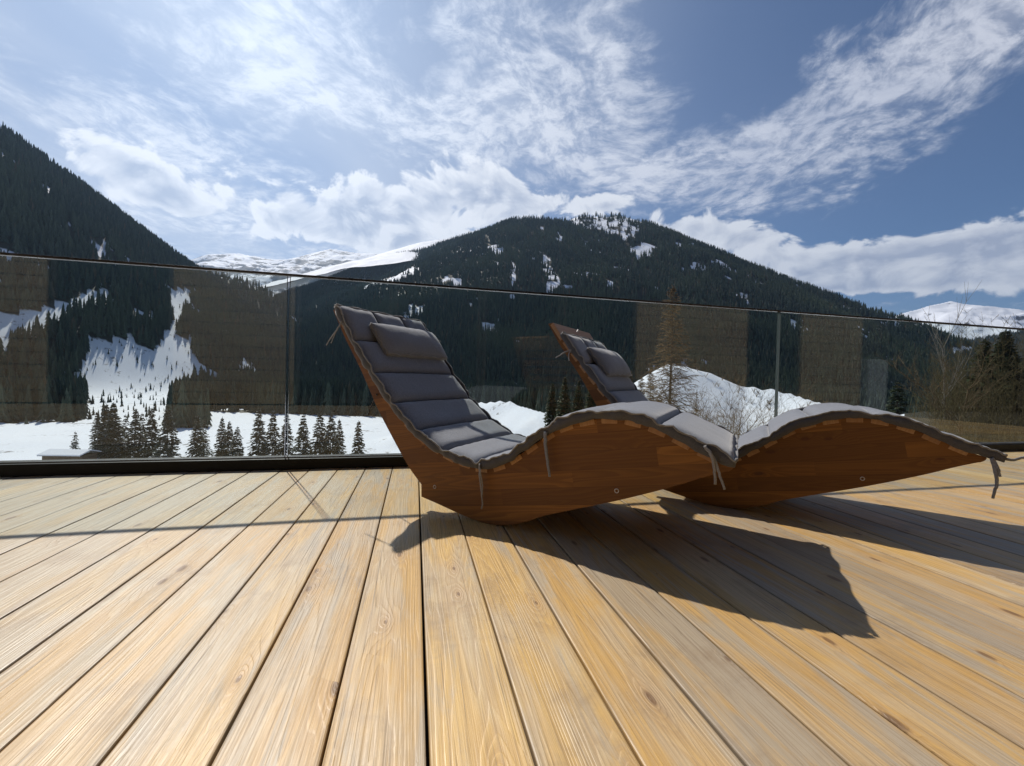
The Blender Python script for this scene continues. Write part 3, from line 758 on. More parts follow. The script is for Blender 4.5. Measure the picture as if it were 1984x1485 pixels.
def torus_mesh(R_, r_, name, mat):
    v, f = [], []; n, k = 18, 6
    for i in range(n):
        for j in range(k):
            a_, b_ = 2 * math.pi * i / n, 2 * math.pi * j / k
            v.append(((R_ + r_ * math.cos(b_)) * math.cos(a_), r_ * math.sin(b_), (R_ + r_ * math.cos(b_)) * math.sin(a_)))
            f.append((i * k + j, ((i + 1) % n) * k + j, ((i + 1) % n) * k + (j + 1) % k, i * k + (j + 1) % k))
    me = pymesh(name, v, f, True); me.materials.append(mat); return me
ME_RING = torus_mesh(0.0062, 0.0016, 'bolt_ring', M_WHITE)
def rod_mesh():
    bm = bmesh.new(); bmesh.ops.create_cone(bm, cap_ends=True, segments=14, radius1=0.014, radius2=0.014, depth=LW - 0.06)
    me = bpy.data.meshes.new('cross_rod'); bm.to_mesh(me); bm.free(); me.materials.append(M_LW); return me
ME_ROD = rod_mesh()
def make_lounger(loc, rz, label):
    t = tag(empty('wave_lounger', loc, rz), label, 'sun lounger', 'wave loungers on the terrace')
    for y in (0.0, LW - 0.030):
        p = mobj('side_panel', ME_PANEL, None, t, (0, y, 0))
        for u, z in ((1.305, 0.205), (0.60, 0.115)):
            q = prof([(u, z)])[0]
            if y == 0.0: mobj('bolt_ring', ME_RING, None, p, (q[0], -0.0008, q[1]))
    s = 0.055
    o = mobj('head_board', ME_HEAD, None, t)
    p, tg, nn = on_path(s); o.location = (p[0], 0, p[1]); o.rotation_euler[1] = -math.atan2(tg[1], tg[0])
    s = 0.150
    while s < LEN_T - 0.03:
        p, tg, nn = on_path(s); o = mobj('slat', ME_SLAT, None, t, (p[0], 0, p[1])); o.rotation_euler[1] = -math.atan2(tg[1], tg[0]); s += 0.0765
    for u, z in ((0.62, 0.12), (1.05, 0.20), (1.30, 0.26)):
        q = prof([(u, z)])[0]; o = mobj('cross_rod', ME_ROD, None, t, (q[0], LW / 2, q[1])); o.rotation_euler[0] = math.pi / 2
    return t

def tube(name, pts, r_, mat, parent, sides=6, flat=1.0, taper=0.0):
    pts = np.asarray(pts, float); v, f = [], []
    for i, p in enumerate(pts):
        t = pts[min(i + 1, len(pts) - 1)] - pts[max(i - 1, 0)]; t = t / (np.linalg.norm(t) + 1e-9)
        a_ = np.cross(t, [0.13, 0.9, 0.31]); a_ /= np.linalg.norm(a_) + 1e-9; b_ = np.cross(t, a_)
        rr = r_ * (1 - taper * i / (len(pts) - 1))
        for k in range(sides):
            th = 2 * math.pi * k / sides; v.append(p + a_ * math.cos(th) * rr + b_ * math.sin(th) * rr * flat)
    for i in range(len(pts) - 1):
        for k in range(sides):
            f.append((i * sides + k, i * sides + (k + 1) % sides, (i + 1) * sides + (k + 1) % sides, (i + 1) * sides + k))
    f.append(tuple(range(sides))[::-1]); f.append(tuple(range((len(pts) - 1) * sides, len(pts) * sides)))
    me = pymesh(name, v, f, True); me.materials.append(mat); return mobj(name, me, None, parent)

def pad_grid(s0, s1, y0, y1, T, ns, nw, seed, edge=0.006, pa=6.0, pb=12.0, base=0.004):
    """One quilted pad: domed upper surface down to the seams, flat underneath."""
    A = np.linspace(0, 1, ns + 1); B = np.linspace(0, 1, nw + 1)
    # crowd the lines towards the seams
    A = 0.5 - 0.5 * np.cos(np.pi * A); B = 0.5 - 0.5 * np.cos(np.pi * B)
    v = []
    for a_ in A:
        p, t, n = on_path(s0 + (s1 - s0) * a_)
        for b_ in B:
            ea = (1 - abs(2 * a_ - 1) ** pa); eb = (1 - abs(2 * b_ - 1) ** pb)
            h = edge + T * (max(ea, 0) ** 0.55) * (max(eb, 0) ** 0.5)
            y = y0 + (y1 - y0) * b_
            w = float(fbm(np.array([y * 16 + seed * 3.1]), np.array([a_ * 3 + seed * 7.7]), 3, 77)[0]) - 0.5
            pk = math.sin(y * 95 + 4 * w + seed) * 0.0016 * (abs(2 * a_ - 1) ** 6)      # puckers along the seams
            h += w * 0.005 * min(1, ea * 3) + pk * (0.4 + eb)
            v.append((p[0] + n[0] * h, y, p[1] + n[1] * h))
    for a_ in A:
        p, t, n = on_path(s0 + (s1 - s0) * a_)
        for b_ in B: v.append((p[0] + n[0] * base, y0 + (y1 - y0) * b_, p[1] + n[1] * base))
    n1, n2 = ns + 1, nw + 1; off = n1 * n2; f = []
    for i in range(ns):
        for j in range(nw):
            q = (i * n2 + j, (i + 1) * n2 + j, (i + 1) * n2 + j + 1, i * n2 + j + 1)
            f.append(q); f.append(tuple(off + k for k in q[::-1]))
    for i in range(ns):
        f.append((i * n2, off + i * n2, off + (i + 1) * n2, (i + 1) * n2)); k = nw
        f.append(((i + 1) * n2 + k, off + (i + 1) * n2 + k, off + i * n2 + k, i * n2 + k))
    for j in range(nw):
        f.append((j + 1, off + j + 1, off + j, j)); k = ns * n2
        f.append((k + j, off + k + j, off + k + j + 1, k + j + 1))
    me = pymesh('pad', v, f, True); bm = bmesh.new(); bm.from_mesh(me); bmesh.ops.recalc_face_normals(bm, faces=bm.faces[:]); bm.to_mesh(me); bm.free()
    me.polygons.foreach_set('use_smooth', np.ones(len(me.polygons), bool)); return me

def make_cushion(loc, rz, shift, label, seed, ties, over=0.012):
    t = tag(empty('lounger_cushion', loc, rz), label, 'cushion', 'quilted grey lounger cushions')
    S = [shift + q for q in (0.0, 0.205, 0.392, 0.566, 0.738, 0.900, 1.060, 1.225, 1.390, 1.570, 1.760, LEN_T + over)]
    y0, y1 = -0.016, LW + 0.014
    yy = [y0, y0 + (y1 - y0) * 0.36, y0 + (y1 - y0) * 0.70, y1]
    k = 0
    for i in range(len(S) - 1):
        T = 0.034 if i < 9 else 0.031
        if i == 0:
            for j in range(3):
                mobj('pad', pad_grid(S[0], S[1], yy[j], yy[j + 1], 0.030, 10, 10, seed + k), M_FAB, t); k += 1
        else:
            mobj('pad', pad_grid(S[i], S[i + 1], y0, y1, T, 12, 26, seed + k), M_FAB, t); k += 1
    # gathered edge binding along both long sides
    r = np.random.default_rng(seed)
    for side, y in (('near', y0), ('far', y1)):
        sg = -1 if y == y0 else 1
        pts = []
        for s in np.linspace(S[0], S[-1], 240):
            p, tg, nn = on_path(s)
            j = min(abs(s - q) for q in S); pin = math.exp(-(j / 0.02) ** 2)
            w = float(fbm(np.array([s * 34.0]), np.array([seed * 1.7]), 3, 5)[0]) - 0.5
            h = 0.030 - 0.010 * pin + 0.022 * w
            pts.append((p[0] + nn[0] * h, y + sg * (0.004 + 0.012 * (float(fbm(np.array([s * 41.0]), np.array([seed * 2.9 + 5]), 2, 8)[0]) - 0.4)), p[1] + nn[1] * h))
        tube('edge_binding', pts, 0.0034, M_PIPE, t, 6)
        # the ruffled skirt below the binding
        v, f = [], []
        for i, q in enumerate(pts):
            s = S[0] + (S[-1] - S[0]) * i / 239; p, tg, nn = on_path(s)
            d = float(fbm(np.array([s * 27.0]), np.array([seed * 0.7 + 9]), 3, 15)[0])
            lo_ = 0.006 - 0.016 * d
            v += [q, (p[0] + nn[0] * (lo_ + 0.014), y + sg * (0.003 + 0.012 * (d - 0.45)), p[1] + nn[1] * (lo_ + 0.014)), (p[0] + nn[0] * lo_, y + sg * (-0.001 + 0.005 * d), p[1] + nn[1] * lo_)]
        for i in range(len(pts) - 1):
            for c_ in (0, 1): f.append((3 * i + c_, 3 * i + 3 + c_, 3 * i + 4 + c_, 3 * i + 1 + c_))
        me = pymesh('skirt', v, f, True); o = mobj('skirt', me, M_SKIRT_SHADE, t)
        so_ = o.modifiers.new('thickness', 'SOLIDIFY'); so_.thickness = 0.0025; so_.offset = 0
    for s, nm in ((S[0], 'head'), (S[-1], 'foot')):
        p, tg, nn = on_path(s)
        pts = [(p[0] + nn[0] * (0.018 + 0.004 * math.sin(y * 60 + seed)), y, p[1] + nn[1] * (0.018 + 0.004 * math.sin(y * 43 + seed))) for y in np.linspace(y0, y1, 60)]
        tube('end_binding', pts, 0.0048, M_PIPE, t, 6)
    # head pillow held by two black straps
    ps0, ps1, py0, py1 = shift + 0.120, shift + 0.305, y0 + 0.115, y1 - 0.016
    pl = pad_grid(ps0, ps1, py0, py1, 0.040, 14, 24, seed + 40, 0.058, 2.4, 3.6, 0.040)
    po = mobj('pillow', pl, M_FAB, t)
    fl = [(s, y) for s, y in ((ps0, py0), (ps0, py1), (ps1, py1), (ps1, py0), (ps0, py0))]
    pts = []
    for (sa1, ya), (sb1, yb) in zip(fl[:-1], fl[1:]):
        for q in np.linspace(0, 1, 20, endpoint=False):
            s = sa1 + (sb1 - sa1) * q; y = ya + (yb - ya) * q; p, tg, nn = on_path(s); h = 0.054 + 0.004 * math.sin(30 * q + seed + s * 50)
            pts.append((p[0] + nn[0] * h, y, p[1] + nn[1] * h))
    pts.append(pts[0]); tube('pillow_piping', pts, 0.0045, M_PIPE, po, 6)
    for y in yy[1:3]:
        v, f = [], []
        prof_s = np.concatenate([np.linspace(shift - 0.006, ps0 + 0.03, 18)])
        for i, s in enumerate(prof_s):
            p, tg, nn = on_path(s); a_ = (s - S[0]) / (S[1] - S[0])
            h = 0.022 + 0.004 * math.sin(a_ * 4); 
            for q in (-0.008, 0.008): v.append((p[0] + nn[0] * h, y + q, p[1] + nn[1] * h))
        for i in range(len(prof_s) - 1): f.append((2 * i, 2 * i + 2, 2 * i + 3, 2 * i + 1))
        o = mobj('strap', pymesh('strap', v, f), M_STRAP, t); so_ = o.modifiers.new('thickness', 'SOLIDIFY'); so_.thickness = 0.003
    for pts, r_, mt in ties:
        p = smooth_curve(np.array(pts, float), 18); p = p + (np.random.default_rng(seed).normal(size=p.shape) * 0.0005)
        tube('tie', p, r_, mt, t, 6, 0.45, 0.35)
    return t
def tp(s, h, y):
    p, tg, nn = on_path(s); return np.array([p[0] + nn[0] * h, y, p[1] + nn[1] * h])
def hang(s, y, h, *steps):
    a_ = tp(s, h, y); out = [a_]
    for d in steps: out.append(a_ + np.array(d)); 
    return out
A1 = math.radians(-28.08); L1 = (-0.844, 1.970, 0.0)
A2 = math.radians(-30.75); L2 = (0.187, 2.285, 0.0)
make_lounger(L1, A1, 'wooden wave lounger nearest the camera, in front of the glass panes')
make_lounger(L2, A2, 'wooden wave lounger at the right, behind the nearer lounger')
ties1 = [
    (hang(1.075, -0.022, 0.020, (0.004, -0.006, -0.04), (0.012, -0.006, -0.09), (0.020, -0.006, -0.14), (0.016, -0.006, -0.165)), 0.0050, M_TIE),
    (hang(1.075, -0.022, 0.020, (0.010, -0.010, -0.03), (0.020, -0.008, -0.08), (0.018, -0.010, -0.12)), 0.0042, M_PIPE),
    (hang(1.385, -0.024, 0.012, (0.004, -0.004, -0.05), (0.014, -0.005, -0.10), (0.022, -0.004, -0.15)), 0.0075, M_FAB),
    (hang(1.890, -0.026, 0.022, (0.020, -0.010, -0.025), (0.030, -0.010, -0.07), (0.032, -0.010, -0.105)), 0.0055, M_TIE),
    (hang(1.890, -0.026, 0.022, (0.024, -0.006, -0.03), (0.044, -0.012, -0.08), (0.056, -0.014, -0.115)), 0.0050, M_TIE),
    (hang(0.085, -0.02, 0.010, (-0.030, -0.01, -0.05), (-0.055, -0.012, -0.075), (-0.085, -0.014, -0.11)), 0.0042, M_TIE),
    (hang(0.085, -0.02, 0.010, (-0.026, -0.01, -0.05), (-0.045, -0.012, -0.085), (-0.058, -0.01, -0.10)), 0.0036, M_TIE),
    (hang(0.10, LW + 0.016, 0.02, (0.012, 0.02, -0.02), (0.040, 0.03, -0.026), (0.066, 0.03, -0.035)), 0.0042, M_TIE),
    (hang(0.47, -0.01, -0.03, (-0.05, 0.04, -0.02), (-0.085, 0.05, -0.06), (-0.105, 0.05, -0.10)), 0.0042, M_STRAP),
]
ties2 = [
    (hang(0.190, -0.02, 0.006, (-0.030, -0.012, -0.014), (-0.056, -0.016, -0.030), (-0.078, -0.018, -0.042)), 0.0042, M_TIE),
    (hang(0.190, -0.02, 0.006, (-0.006, -0.014, -0.025), (-0.004, -0.016, -0.045), (0.0, -0.016, -0.056)), 0.0046, M_TIE),
    (hang(1.985, -0.022, 0.004, (0.006, -0.004, -0.035), (0.012, -0.004, -0.08), (0.004, -0.006, -0.135)), 0.0058, M_FAB),
    (hang(1.985, -0.022, 0.004, (0.012, -0.004, -0.03), (0.020, -0.004, -0.06)), 0.0050, M_FAB),
    (hang(LEN_T + 0.036, 0.02, 0.010, (0.030, -0.004, -0.008), (0.055, -0.004, 0.004), (0.078, -0.006, 0.016)), 0.0060, M_FAB),
    (hang(0.06, 0.20, 0.03, (0.0, 0.012, 0.012), (-0.004, 0.024, 0.002)), 0.0055, M_WHITE),
]
make_cushion(L1, A1, -0.004, 'quilted grey cushion reaching the top edge of the nearest lounger', 3, ties1)
make_cushion(L2, A2, 0.085, 'quilted grey cushion slid down below the bare wooden head board of the right lounger', 8, ties2, -0.045)

# ------------------------------------------------------------------ trees that stand on their own
def gz(x, y): return float(ground_z(np.array([x]), np.array([y]))[0])
def bark(name, a, b2):
    m, t, b = material(name)
    P = t.new('ShaderNodeTexCoord').outputs['Object']
    n = t.noise(t.v('MULTIPLY', P, (6.0, 6.0, 1.5)), 2.0, 5, 0.65)
    t.put(b.inputs['Base Color'], t.mix(t.step(n, 0.35, 0.65), a, b2)); b.inputs['Roughness'].default_value = 0.85; b.inputs['Specular IOR Level'].default_value = 0.2
    return m
def needles(name, a, b2, snow=0.0):
    m, t, b = material(name)
    P = t.new('ShaderNodeTexCoord').outputs['Object']; rnd = t.new('ShaderNodeObjectInfo').outputs['Random']
    c = t.mix(t.step(t.noise(P, 1.3, 4, 0.65), 0.35, 0.65), a, b2); c = t.mix(t.mul(rnd, 0.4), c, tuple(q * 0.75 for q in a))
    if snow:
        up_ = t.m('ABSOLUTE', t.sep(t.new('ShaderNodeNewGeometry').outputs['Normal'])[2])
        c = t.mix(t.mul(t.step(t.add(t.noise(P, 2.6, 4, 0.6), t.mul(up_, 0.12)), 0.66, 0.74), snow), c, (0.74, 0.77, 0.82))
    t.put(b.inputs['Base Color'], c); b.inputs['Roughness'].default_value = 0.7; b.inputs['Specular IOR Level'].default_value = 0.25
    return m
M_BARK = bark('dark_spruce_bark', (0.055, 0.042, 0.032), (0.10, 0.08, 0.06))
M_GREYBARK = bark('pale_grey_bark', (0.16, 0.14, 0.115), (0.33, 0.30, 0.26))
M_TWIG = bark('brown_twigs', (0.115, 0.078, 0.042), (0.19, 0.135, 0.075))
M_OLIVE = bark('olive_brown_stems', (0.090, 0.075, 0.036), (0.170, 0.135, 0.065))
M_LARCH = bark('larch_twigs', (0.130, 0.088, 0.045), (0.205, 0.140, 0.072))
M_SPR = needles('spruce_needles', (0.026, 0.040, 0.030), (0.060, 0.078, 0.046), 0.60)
M_SPR2 = needles('dark_spruce_needles', (0.030, 0.046, 0.022), (0.070, 0.085, 0.036))

class Tubes:
    """Collects tapering few-sided tubes and flat needle sprays; mesh() builds them all at once."""
    def __init__(s): s.s, s.c = {}, []
    def seg(s, p, q, r0, r1, k=4):
        s.s.setdefault(k, []).append((p[0], p[1], p[2], q[0], q[1], q[2], r0, r1))
    def card(s, p, d, w, up_):
        s.c.append((p[0], p[1], p[2], d[0], d[1], d[2], w, up_[0], up_[1], up_[2]))
    def mesh(s, name, mat):
        vs, fs, o = [], [], 0
        for k, rows in s.s.items():
            A = np.array(rows, float); p, q = A[:, 0:3], A[:, 3:6]; t = q - p; t /= np.linalg.norm(t, axis=1, keepdims=True) + 1e-9
            a_ = np.cross(t, [0.31, 0.83, 0.17]); a_ /= np.linalg.norm(a_, axis=1, keepdims=True) + 1e-9; b_ = np.cross(t, a_)
            th = 2 * np.pi * np.arange(k) / k; ring = a_[:, None] * np.cos(th)[None, :, None] + b_[:, None] * np.sin(th)[None, :, None]
            v = np.concatenate([p[:, None] + ring * A[:, 6, None, None], q[:, None] + ring * A[:, 7, None, None]], 1).reshape(-1, 3)
            j = np.arange(k); f = np.stack([j, (j + 1) % k, k + (j + 1) % k, k + j], -1)
            fs.append(((np.arange(len(A)) * 2 * k)[:, None, None] + f[None] + o).reshape(-1, 4)); vs.append(v); o += len(v)
        if s.c:
            A = np.array(s.c, float); p, d, w, u_ = A[:, 0:3], A[:, 3:6], A[:, 6:7], A[:, 7:10]
            a_ = np.cross(d, u_); a_ = a_ / (np.linalg.norm(a_, axis=1, keepdims=True) + 1e-9) * w
            v = np.stack([p - a_ * 0.3, p + a_ * 0.3, p + d * 0.55 + a_, p + d + a_ * 0.12, p + d - a_ * 0.12, p + d * 0.55 - a_], 1).reshape(-1, 3)
            i6 = np.arange(len(A)) * 6
            fs.append(np.stack([i6, i6 + 1, i6 + 2, i6 + 5], -1) + o); fs.append(np.stack([i6 + 5, i6 + 2, i6 + 3, i6 + 4], -1) + o); vs.append(v)
        me = pymesh(name, np.concatenate(vs), np.concatenate(fs)); me.materials.append(mat); return me
def spruce(seed, h, w, levels, cards, mat, density=1.0, droop=0.35, cw=0.10, clen=0.55, low=0.06, wild=0.06):
    r = np.random.default_rng(seed); tr, cr = Tubes(), Tubes(); pz = np.linspace(-0.4, h, 9); bx_ = np.cumsum(r.normal(size=9) * h * 0.0018); by_ = np.cumsum(r.normal(size=9) * h * 0.0018)
    for i in range(8):
        r0 = 0.018 * h * (1 - i / 8.2) * 0.6 + 0.01; r1 = 0.018 * h * (1 - (i + 1) / 8.2) * 0.6 + 0.01
        tr.seg((bx_[i], by_[i], pz[i]), (bx_[i + 1], by_[i + 1], pz[i + 1]), r0, r1, 6)
    for k in range(levels):
        q = low + (0.985 - low) * (k + r.random() * 0.7) / levels; z = q * h
        x0, y0 = np.interp(z, pz, bx_), np.interp(z, pz, by_)
        L0 = w * (1 - q) ** 0.80 * (1.0 if q > 0.16 else 0.72)
        nb = int(round((4 + 3 * r.random()) * density)); ph = r.random() * 6.28
        for b in range(nb):
            if r.random() < 0.07: continue
            a_ = ph + 2 * math.pi * b / max(nb, 1) + r.normal() * 0.22; L = L0 * r.uniform(0.62, 1.18) + 0.10
            rise = 0.35 * q + r.normal() * wild * 3; d = np.array([math.cos(a_), math.sin(a_), 0.0]); zj = r.normal() * wild * 0.12 * h
            pts = [np.array([x0, y0, min(z + zj, h * 0.985)]) + d * L * t + np.array([0, 0, L * (rise * t - (droop + 0.15 * r.random()) * t * t)]) for t in (0, 0.35, 0.7, 1.0)]
            for i in range(3): tr.seg(pts[i], pts[i + 1], 0.012 + 0.012 * L * (1 - i / 3), 0.010, 3)
            for c in range(cards):
                t = 0.12 + 0.88 * (c + r.random()) / cards; i = min(2, int(t * 3)); p = pts[i] + (pts[i + 1] - pts[i]) * (t * 3 - i)
                sd_ = 1 if r.random() < 0.5 else -1; a2 = a_ + sd_ * r.uniform(0.25, 1.15)
                dl = clen * (0.45 + 0.75 * r.random()) * (0.35 + 0.65 * (1 - q)) * min(1.0, 0.5 + L / w)
                dv = np.array([math.cos(a2), math.sin(a2), r.uniform(-0.55, 0.12)]) * dl
                cr.card(p, dv, cw * r.uniform(0.7, 1.3), np.array([r.normal() * 0.5, r.normal() * 0.5, 1.0]))
    for k in range(8):
        a_ = r.random() * 6.28; z = h * (0.95 + 0.05 * k / 8); cr.card((np.interp(z, pz, bx_), np.interp(z, pz, by_), z), np.array([math.cos(a_) * 0.4, math.sin(a_) * 0.4, 0.9]) * 0.05 * h * 0.5, 0.04, np.array([0.3, 0.1, 1.0]))
    return tr.mesh('trunk', M_BARK), cr.mesh('crown', mat)
def bare(seed, h, spread, stems, depth, twigs, lean=0.25, r0=0.05, gnarl=0.16):
    """Leafless branching tree or bush: returns trunk and crown meshes' tubes."""
    r = np.random.default_rng(seed); tr, cr = Tubes(), Tubes()
    def grow(p, d, L, rad_, lev):
        n = 4 if lev == 0 else 3
        for i in range(n):
            d = d + r.normal(size=3) * gnarl + np.array([0, 0, 0.10]); d /= np.linalg.norm(d)
            q = p + d * L / n; tgt = tr if lev == 0 else cr
            tgt.seg(p, q, rad_ * (1 - 0.55 * i / n), rad_ * (1 - 0.55 * (i + 1) / n), 5 if lev == 0 else 3); p = q
            if lev < depth:
                for _ in range(twigs if i > 0 or lev > 0 else max(1, twigs - 2)):
                    a_ = r.random() * 6.28; sd_ = np.array([math.cos(a_), math.sin(a_), 0.0])
                    nd = d * r.uniform(0.5, 1.0) + sd_ * r.uniform(0.45, 0.95) * spread; nd /= np.linalg.norm(nd)
                    grow(p, nd, L * r.uniform(0.28, 0.52), max(rad_ * 0.42, 0.0035), lev + 1)
    for s in range(stems):
        a_ = r.random() * 6.28; rr = r.random()
        d = np.array([math.cos(a_) * lean * rr, math.sin(a_) * lean * rr, 1.0]); d /= np.linalg.norm(d)
        grow(np.array([math.cos(a_), math.sin(a_), 0]) * (0.05 * h * rr if stems > 1 else 0) - np.array([0, 0, 0.2]), d, h * r.uniform(0.75, 1.0), r0 * r.uniform(0.7, 1.1), 0)
    return tr, cr
def plant(name, label, cat, meshes, px, Y, group=None, scale=1.0, rz=0.0, dz=0.0):
    p = at(px, 700, Y); o = empty(name, (p[0], p[1], gz(p[0], p[1]) - 0.1 + dz), rz); o.scale = (scale, scale, scale)
    tag(o, label, cat, group)
    for nm, me in zip(('trunk', 'crown'), meshes): mobj(nm, me, None, o)
    return o

# the row of spruces on the valley snow below the terrace
kinds = [spruce(50 + k, 1.0 * h, w, lv, 11, M_SPR, d, 0.42, 0.24, 1.15, low) for k, (h, w, lv, d, low) in enumerate(((16, 3.1, 36, 1.15, 0.05), (16, 2.7, 38, 1.0, 0.08), (16, 3.4, 36, 1.35, 0.04), (16, 2.5, 30, 0.85, 0.12), (16, 2.9, 42, 1.6, 0.03)))]
dark = [spruce(60 + k, 16, w, 40, 12, M_SPR2, 1.5, 0.42, 0.26, 1.2, 0.03) for k, w in enumerate((3.2, 2.8))]
row = [(147, 836, 108, 3), (190, 797, 124, 1), (207, 782, 112, 4), (222, 779, 110, 4), (244, 803, 118, 3), (262, 792, 112, 0), (277, 800, 116, 3), (297, 790, 114, 0), (327, 786, 106, 2), (383, 803, 110, 0), (397, 812, 116, 3),
       (432, 808, 112, 1), (445, 816, 110, 0), (462, 826, 106, 2), (505, 790, 112, 0), (531, 792, 110, 1), (556, 800, 114, 0), (590, 803, 104, 2), (622, 796, 108, 2), (643, 798, 110, 0), (660, 812, 114, 1), (697, 814, 106, 1)]
names_ = ['leftmost', 'second', 'third', 'fourth', 'fifth', 'sixth', 'seventh', 'eighth', 'ninth', 'tenth', 'eleventh', 'twelfth', 'thirteenth', 'fourteenth', 'fifteenth', 'sixteenth', 'seventeenth', 'eighteenth', 'nineteenth', 'twentieth', 'twenty-first', 'rightmost']
for i, (px, ty, Y, k) in enumerate(row):
    p = at(px, ty, Y); h = p[2] - gz(p[0], p[1])
    where = names_[i] + (' from the left' if 0 < i < 21 else '')
    plant('spruce_tree', 'spruce on the valley snow behind the glass, %s in the row' % where, 'tree', kinds[k], px, Y, 'row of spruces on the valley snow', h / 16.0, i * 1.7)

spin = [(1072, 742, 118, 2), (1096, 728, 112, 4), (1122, 736, 108, 2), (1148, 726, 104, 4), (1170, 735, 112, 2), (1190, 728, 106, 4), (1206, 722, 110, 2), (1224, 730, 104, 4)]
snm = ['leftmost of the spinney', 'second from the left in the spinney', 'third from the left in the spinney', 'fourth from the left in the spinney', 'fifth from the left in the spinney', 'sixth from the left in the spinney', 'seventh from the left in the spinney', 'rightmost of the spinney']
for i, (px, ty, Y, k) in enumerate(spin):
    p = at(px, ty, Y); h = p[2] - gz(p[0], p[1])
    plant('spruce_tree', 'dark spruce around the head of the right lounger, ' + snm[i], 'tree', dark[k // 4], px, Y, 'spinney left of the snow mound', h / 16.0, i * 2.3)

# larch, bare bush and small trees beyond the right half of the glass
lt, lc = spruce(71, 20, 4.4, 60, 18, M_LARCH, 1.5, 0.15, 0.034, 0.9, 0.08, 0.14)
p = at(1300, 555, 60); plant('larch_tree', 'tall leafless orange-brown larch rising above the rail behind the right lounger', 'tree', (lt, lc), 1300, 60, None, (p[2] - gz(p[0], p[1])) / 20.0)
lt2, lc2 = spruce(72, 14, 2.3, 40, 12, M_LARCH, 1.3, 0.15, 0.030, 0.7, 0.10, 0.14)
plant('larch_tree', 'slimmer leafless larch right of the tall larch', 'tree', (lt2, lc2), 1352, 66, None, 0.86)
tr, cr = bare(81, 5.6, 0.8, 12, 3, 3, 0.30, 0.036)
plant('bare_bush', 'leafless many-stemmed bush on the snow between the two loungers', 'bush', (tr.mesh('trunk', M_TWIG), cr.mesh('crown', M_TWIG)), 1412, 21, None, 1.0, 0.3, -0.2)
tr, cr = bare(82, 3.3, 1.1, 6, 3, 3, 0.40, 0.028)
plant('bare_bush', 'low leafless bush in front of the snow mound, left of the bigger bush', 'bush', (tr.mesh('trunk', M_TWIG), cr.mesh('crown', M_TWIG)), 1345, 24, None, 1.0, 1.1, -0.3)
tr, cr = bare(86, 6.2, 0.50, 1, 2, 3, 0.06, 0.055, 0.05)
plant('bare_tree', 'pale grey leafless tree before the snow peak at the right', 'tree', (tr.mesh('trunk', M_GREYBARK), cr.mesh('crown', M_GREYBARK)), 1838, 24, None, 1.0, 0.0, -0.2)
tr, cr = bare(84, 5.0, 0.8, 2, 3, 3, 0.2, 0.06)
plant('bare_tree', 'small leafless tree left of the young spruce at the right', 'tree', (tr.mesh('trunk', M_TWIG), cr.mesh('crown', M_TWIG)), 1872, 22, None, 0.9, 2.0, -0.2)
s1 = spruce(90, 7.2, 1.75, 44, 16, M_SPR2, 1.7, 0.22, 0.085, 0.62, 0.12)
p = at(1946, 636, 26); plant('young_spruce', 'young dark green spruce at the right edge above the rail', 'tree', s1, 1946, 26, None, (p[2] - gz(p[0], p[1])) / 7.2)
s2 = spruce(91, 3.6, 0.85, 20, 10, M_SPR2, 1.2, 0.25, 0.07, 0.45, 0.05)
p = at(1742, 738, 34); plant('young_spruce', 'small dark spruce just above the foot of the right lounger', 'tree', s2, 1742, 34, None, (p[2] - gz(p[0], p[1])) / 3.6)
s3 = spruce(92, 8.0, 1.9, 44, 15, M_SPR2, 1.6, 0.22, 0.09, 0.65, 0.10)
s4 = spruce(93, 5.0, 1.1, 30, 14, M_SPR2, 1.5, 0.22, 0.08, 0.5, 0.10)
plant('young_spruce', 'lower young spruce just left of the tall spruce at the right edge', 'tree', s4, 1908, 27, None, 1.0)
plant('young_spruce', 'broad dark spruce cut by the right edge of the picture', 'tree', s3, 2012, 30, None, 0.9)
lk = [spruce(74 + k, 9, w, 36, 13, M_LARCH, 1.6, 0.12, 0.038, 0.7, 0.02, 0.14) for k, w in enumerate((1.9, 1.6))]
for i, (px, Y, sc, nm) in enumerate(((1222, 84, 1.15, 'leftmost of the four young larches left of the tall larch'), (1243, 78, 1.35, 'second of the four young larches left of the tall larch'), (1262, 82, 1.2, 'third of the four young larches left of the tall larch'), (1281, 74, 1.25, 'young larch standing closest to the left of the tall larch'))):
    plant('young_larch', 'leafless brown ' + nm, 'tree', lk[i % 2], px, Y, 'young larches beside the snow mound', sc, i * 1.3)
# low shrubs poking through the snow of the mound
sb_ = Tubes(); rs_ = np.random.default_rng(44)
for i in range(260):
    px = rs_.uniform(1285, 1640); Y = rs_.uniform(46, 98); p = at(px, 700, Y); p[2] = gz(p[0], p[1])
    if fbm(np.array([p[0] / 9]), np.array([p[1] / 9]), 3, 61)[0] < 0.5: continue
    for k in range(14):
        a_ = rs_.random() * 6.28; d = np.array([math.cos(a_) * 0.5, math.sin(a_) * 0.5, 1.0]) * rs_.uniform(0.5, 1.6)
        sb_.seg(p, p + d * 0.6, 0.022, 0.014, 3); a2 = a_ + rs_.normal() * 0.8; e = p + d * 0.6
        sb_.seg(e, e + np.array([math.cos(a2) * 0.6, math.sin(a2) * 0.6, 0.7]) * 0.5, 0.014, 0.008, 3)
tag(mobj('mound_shrubs', sb_.mesh('mound_shrubs', M_TWIG)), 'low brown leafless shrubs poking through the snow of the mound', 'shrubs', kind='stuff')
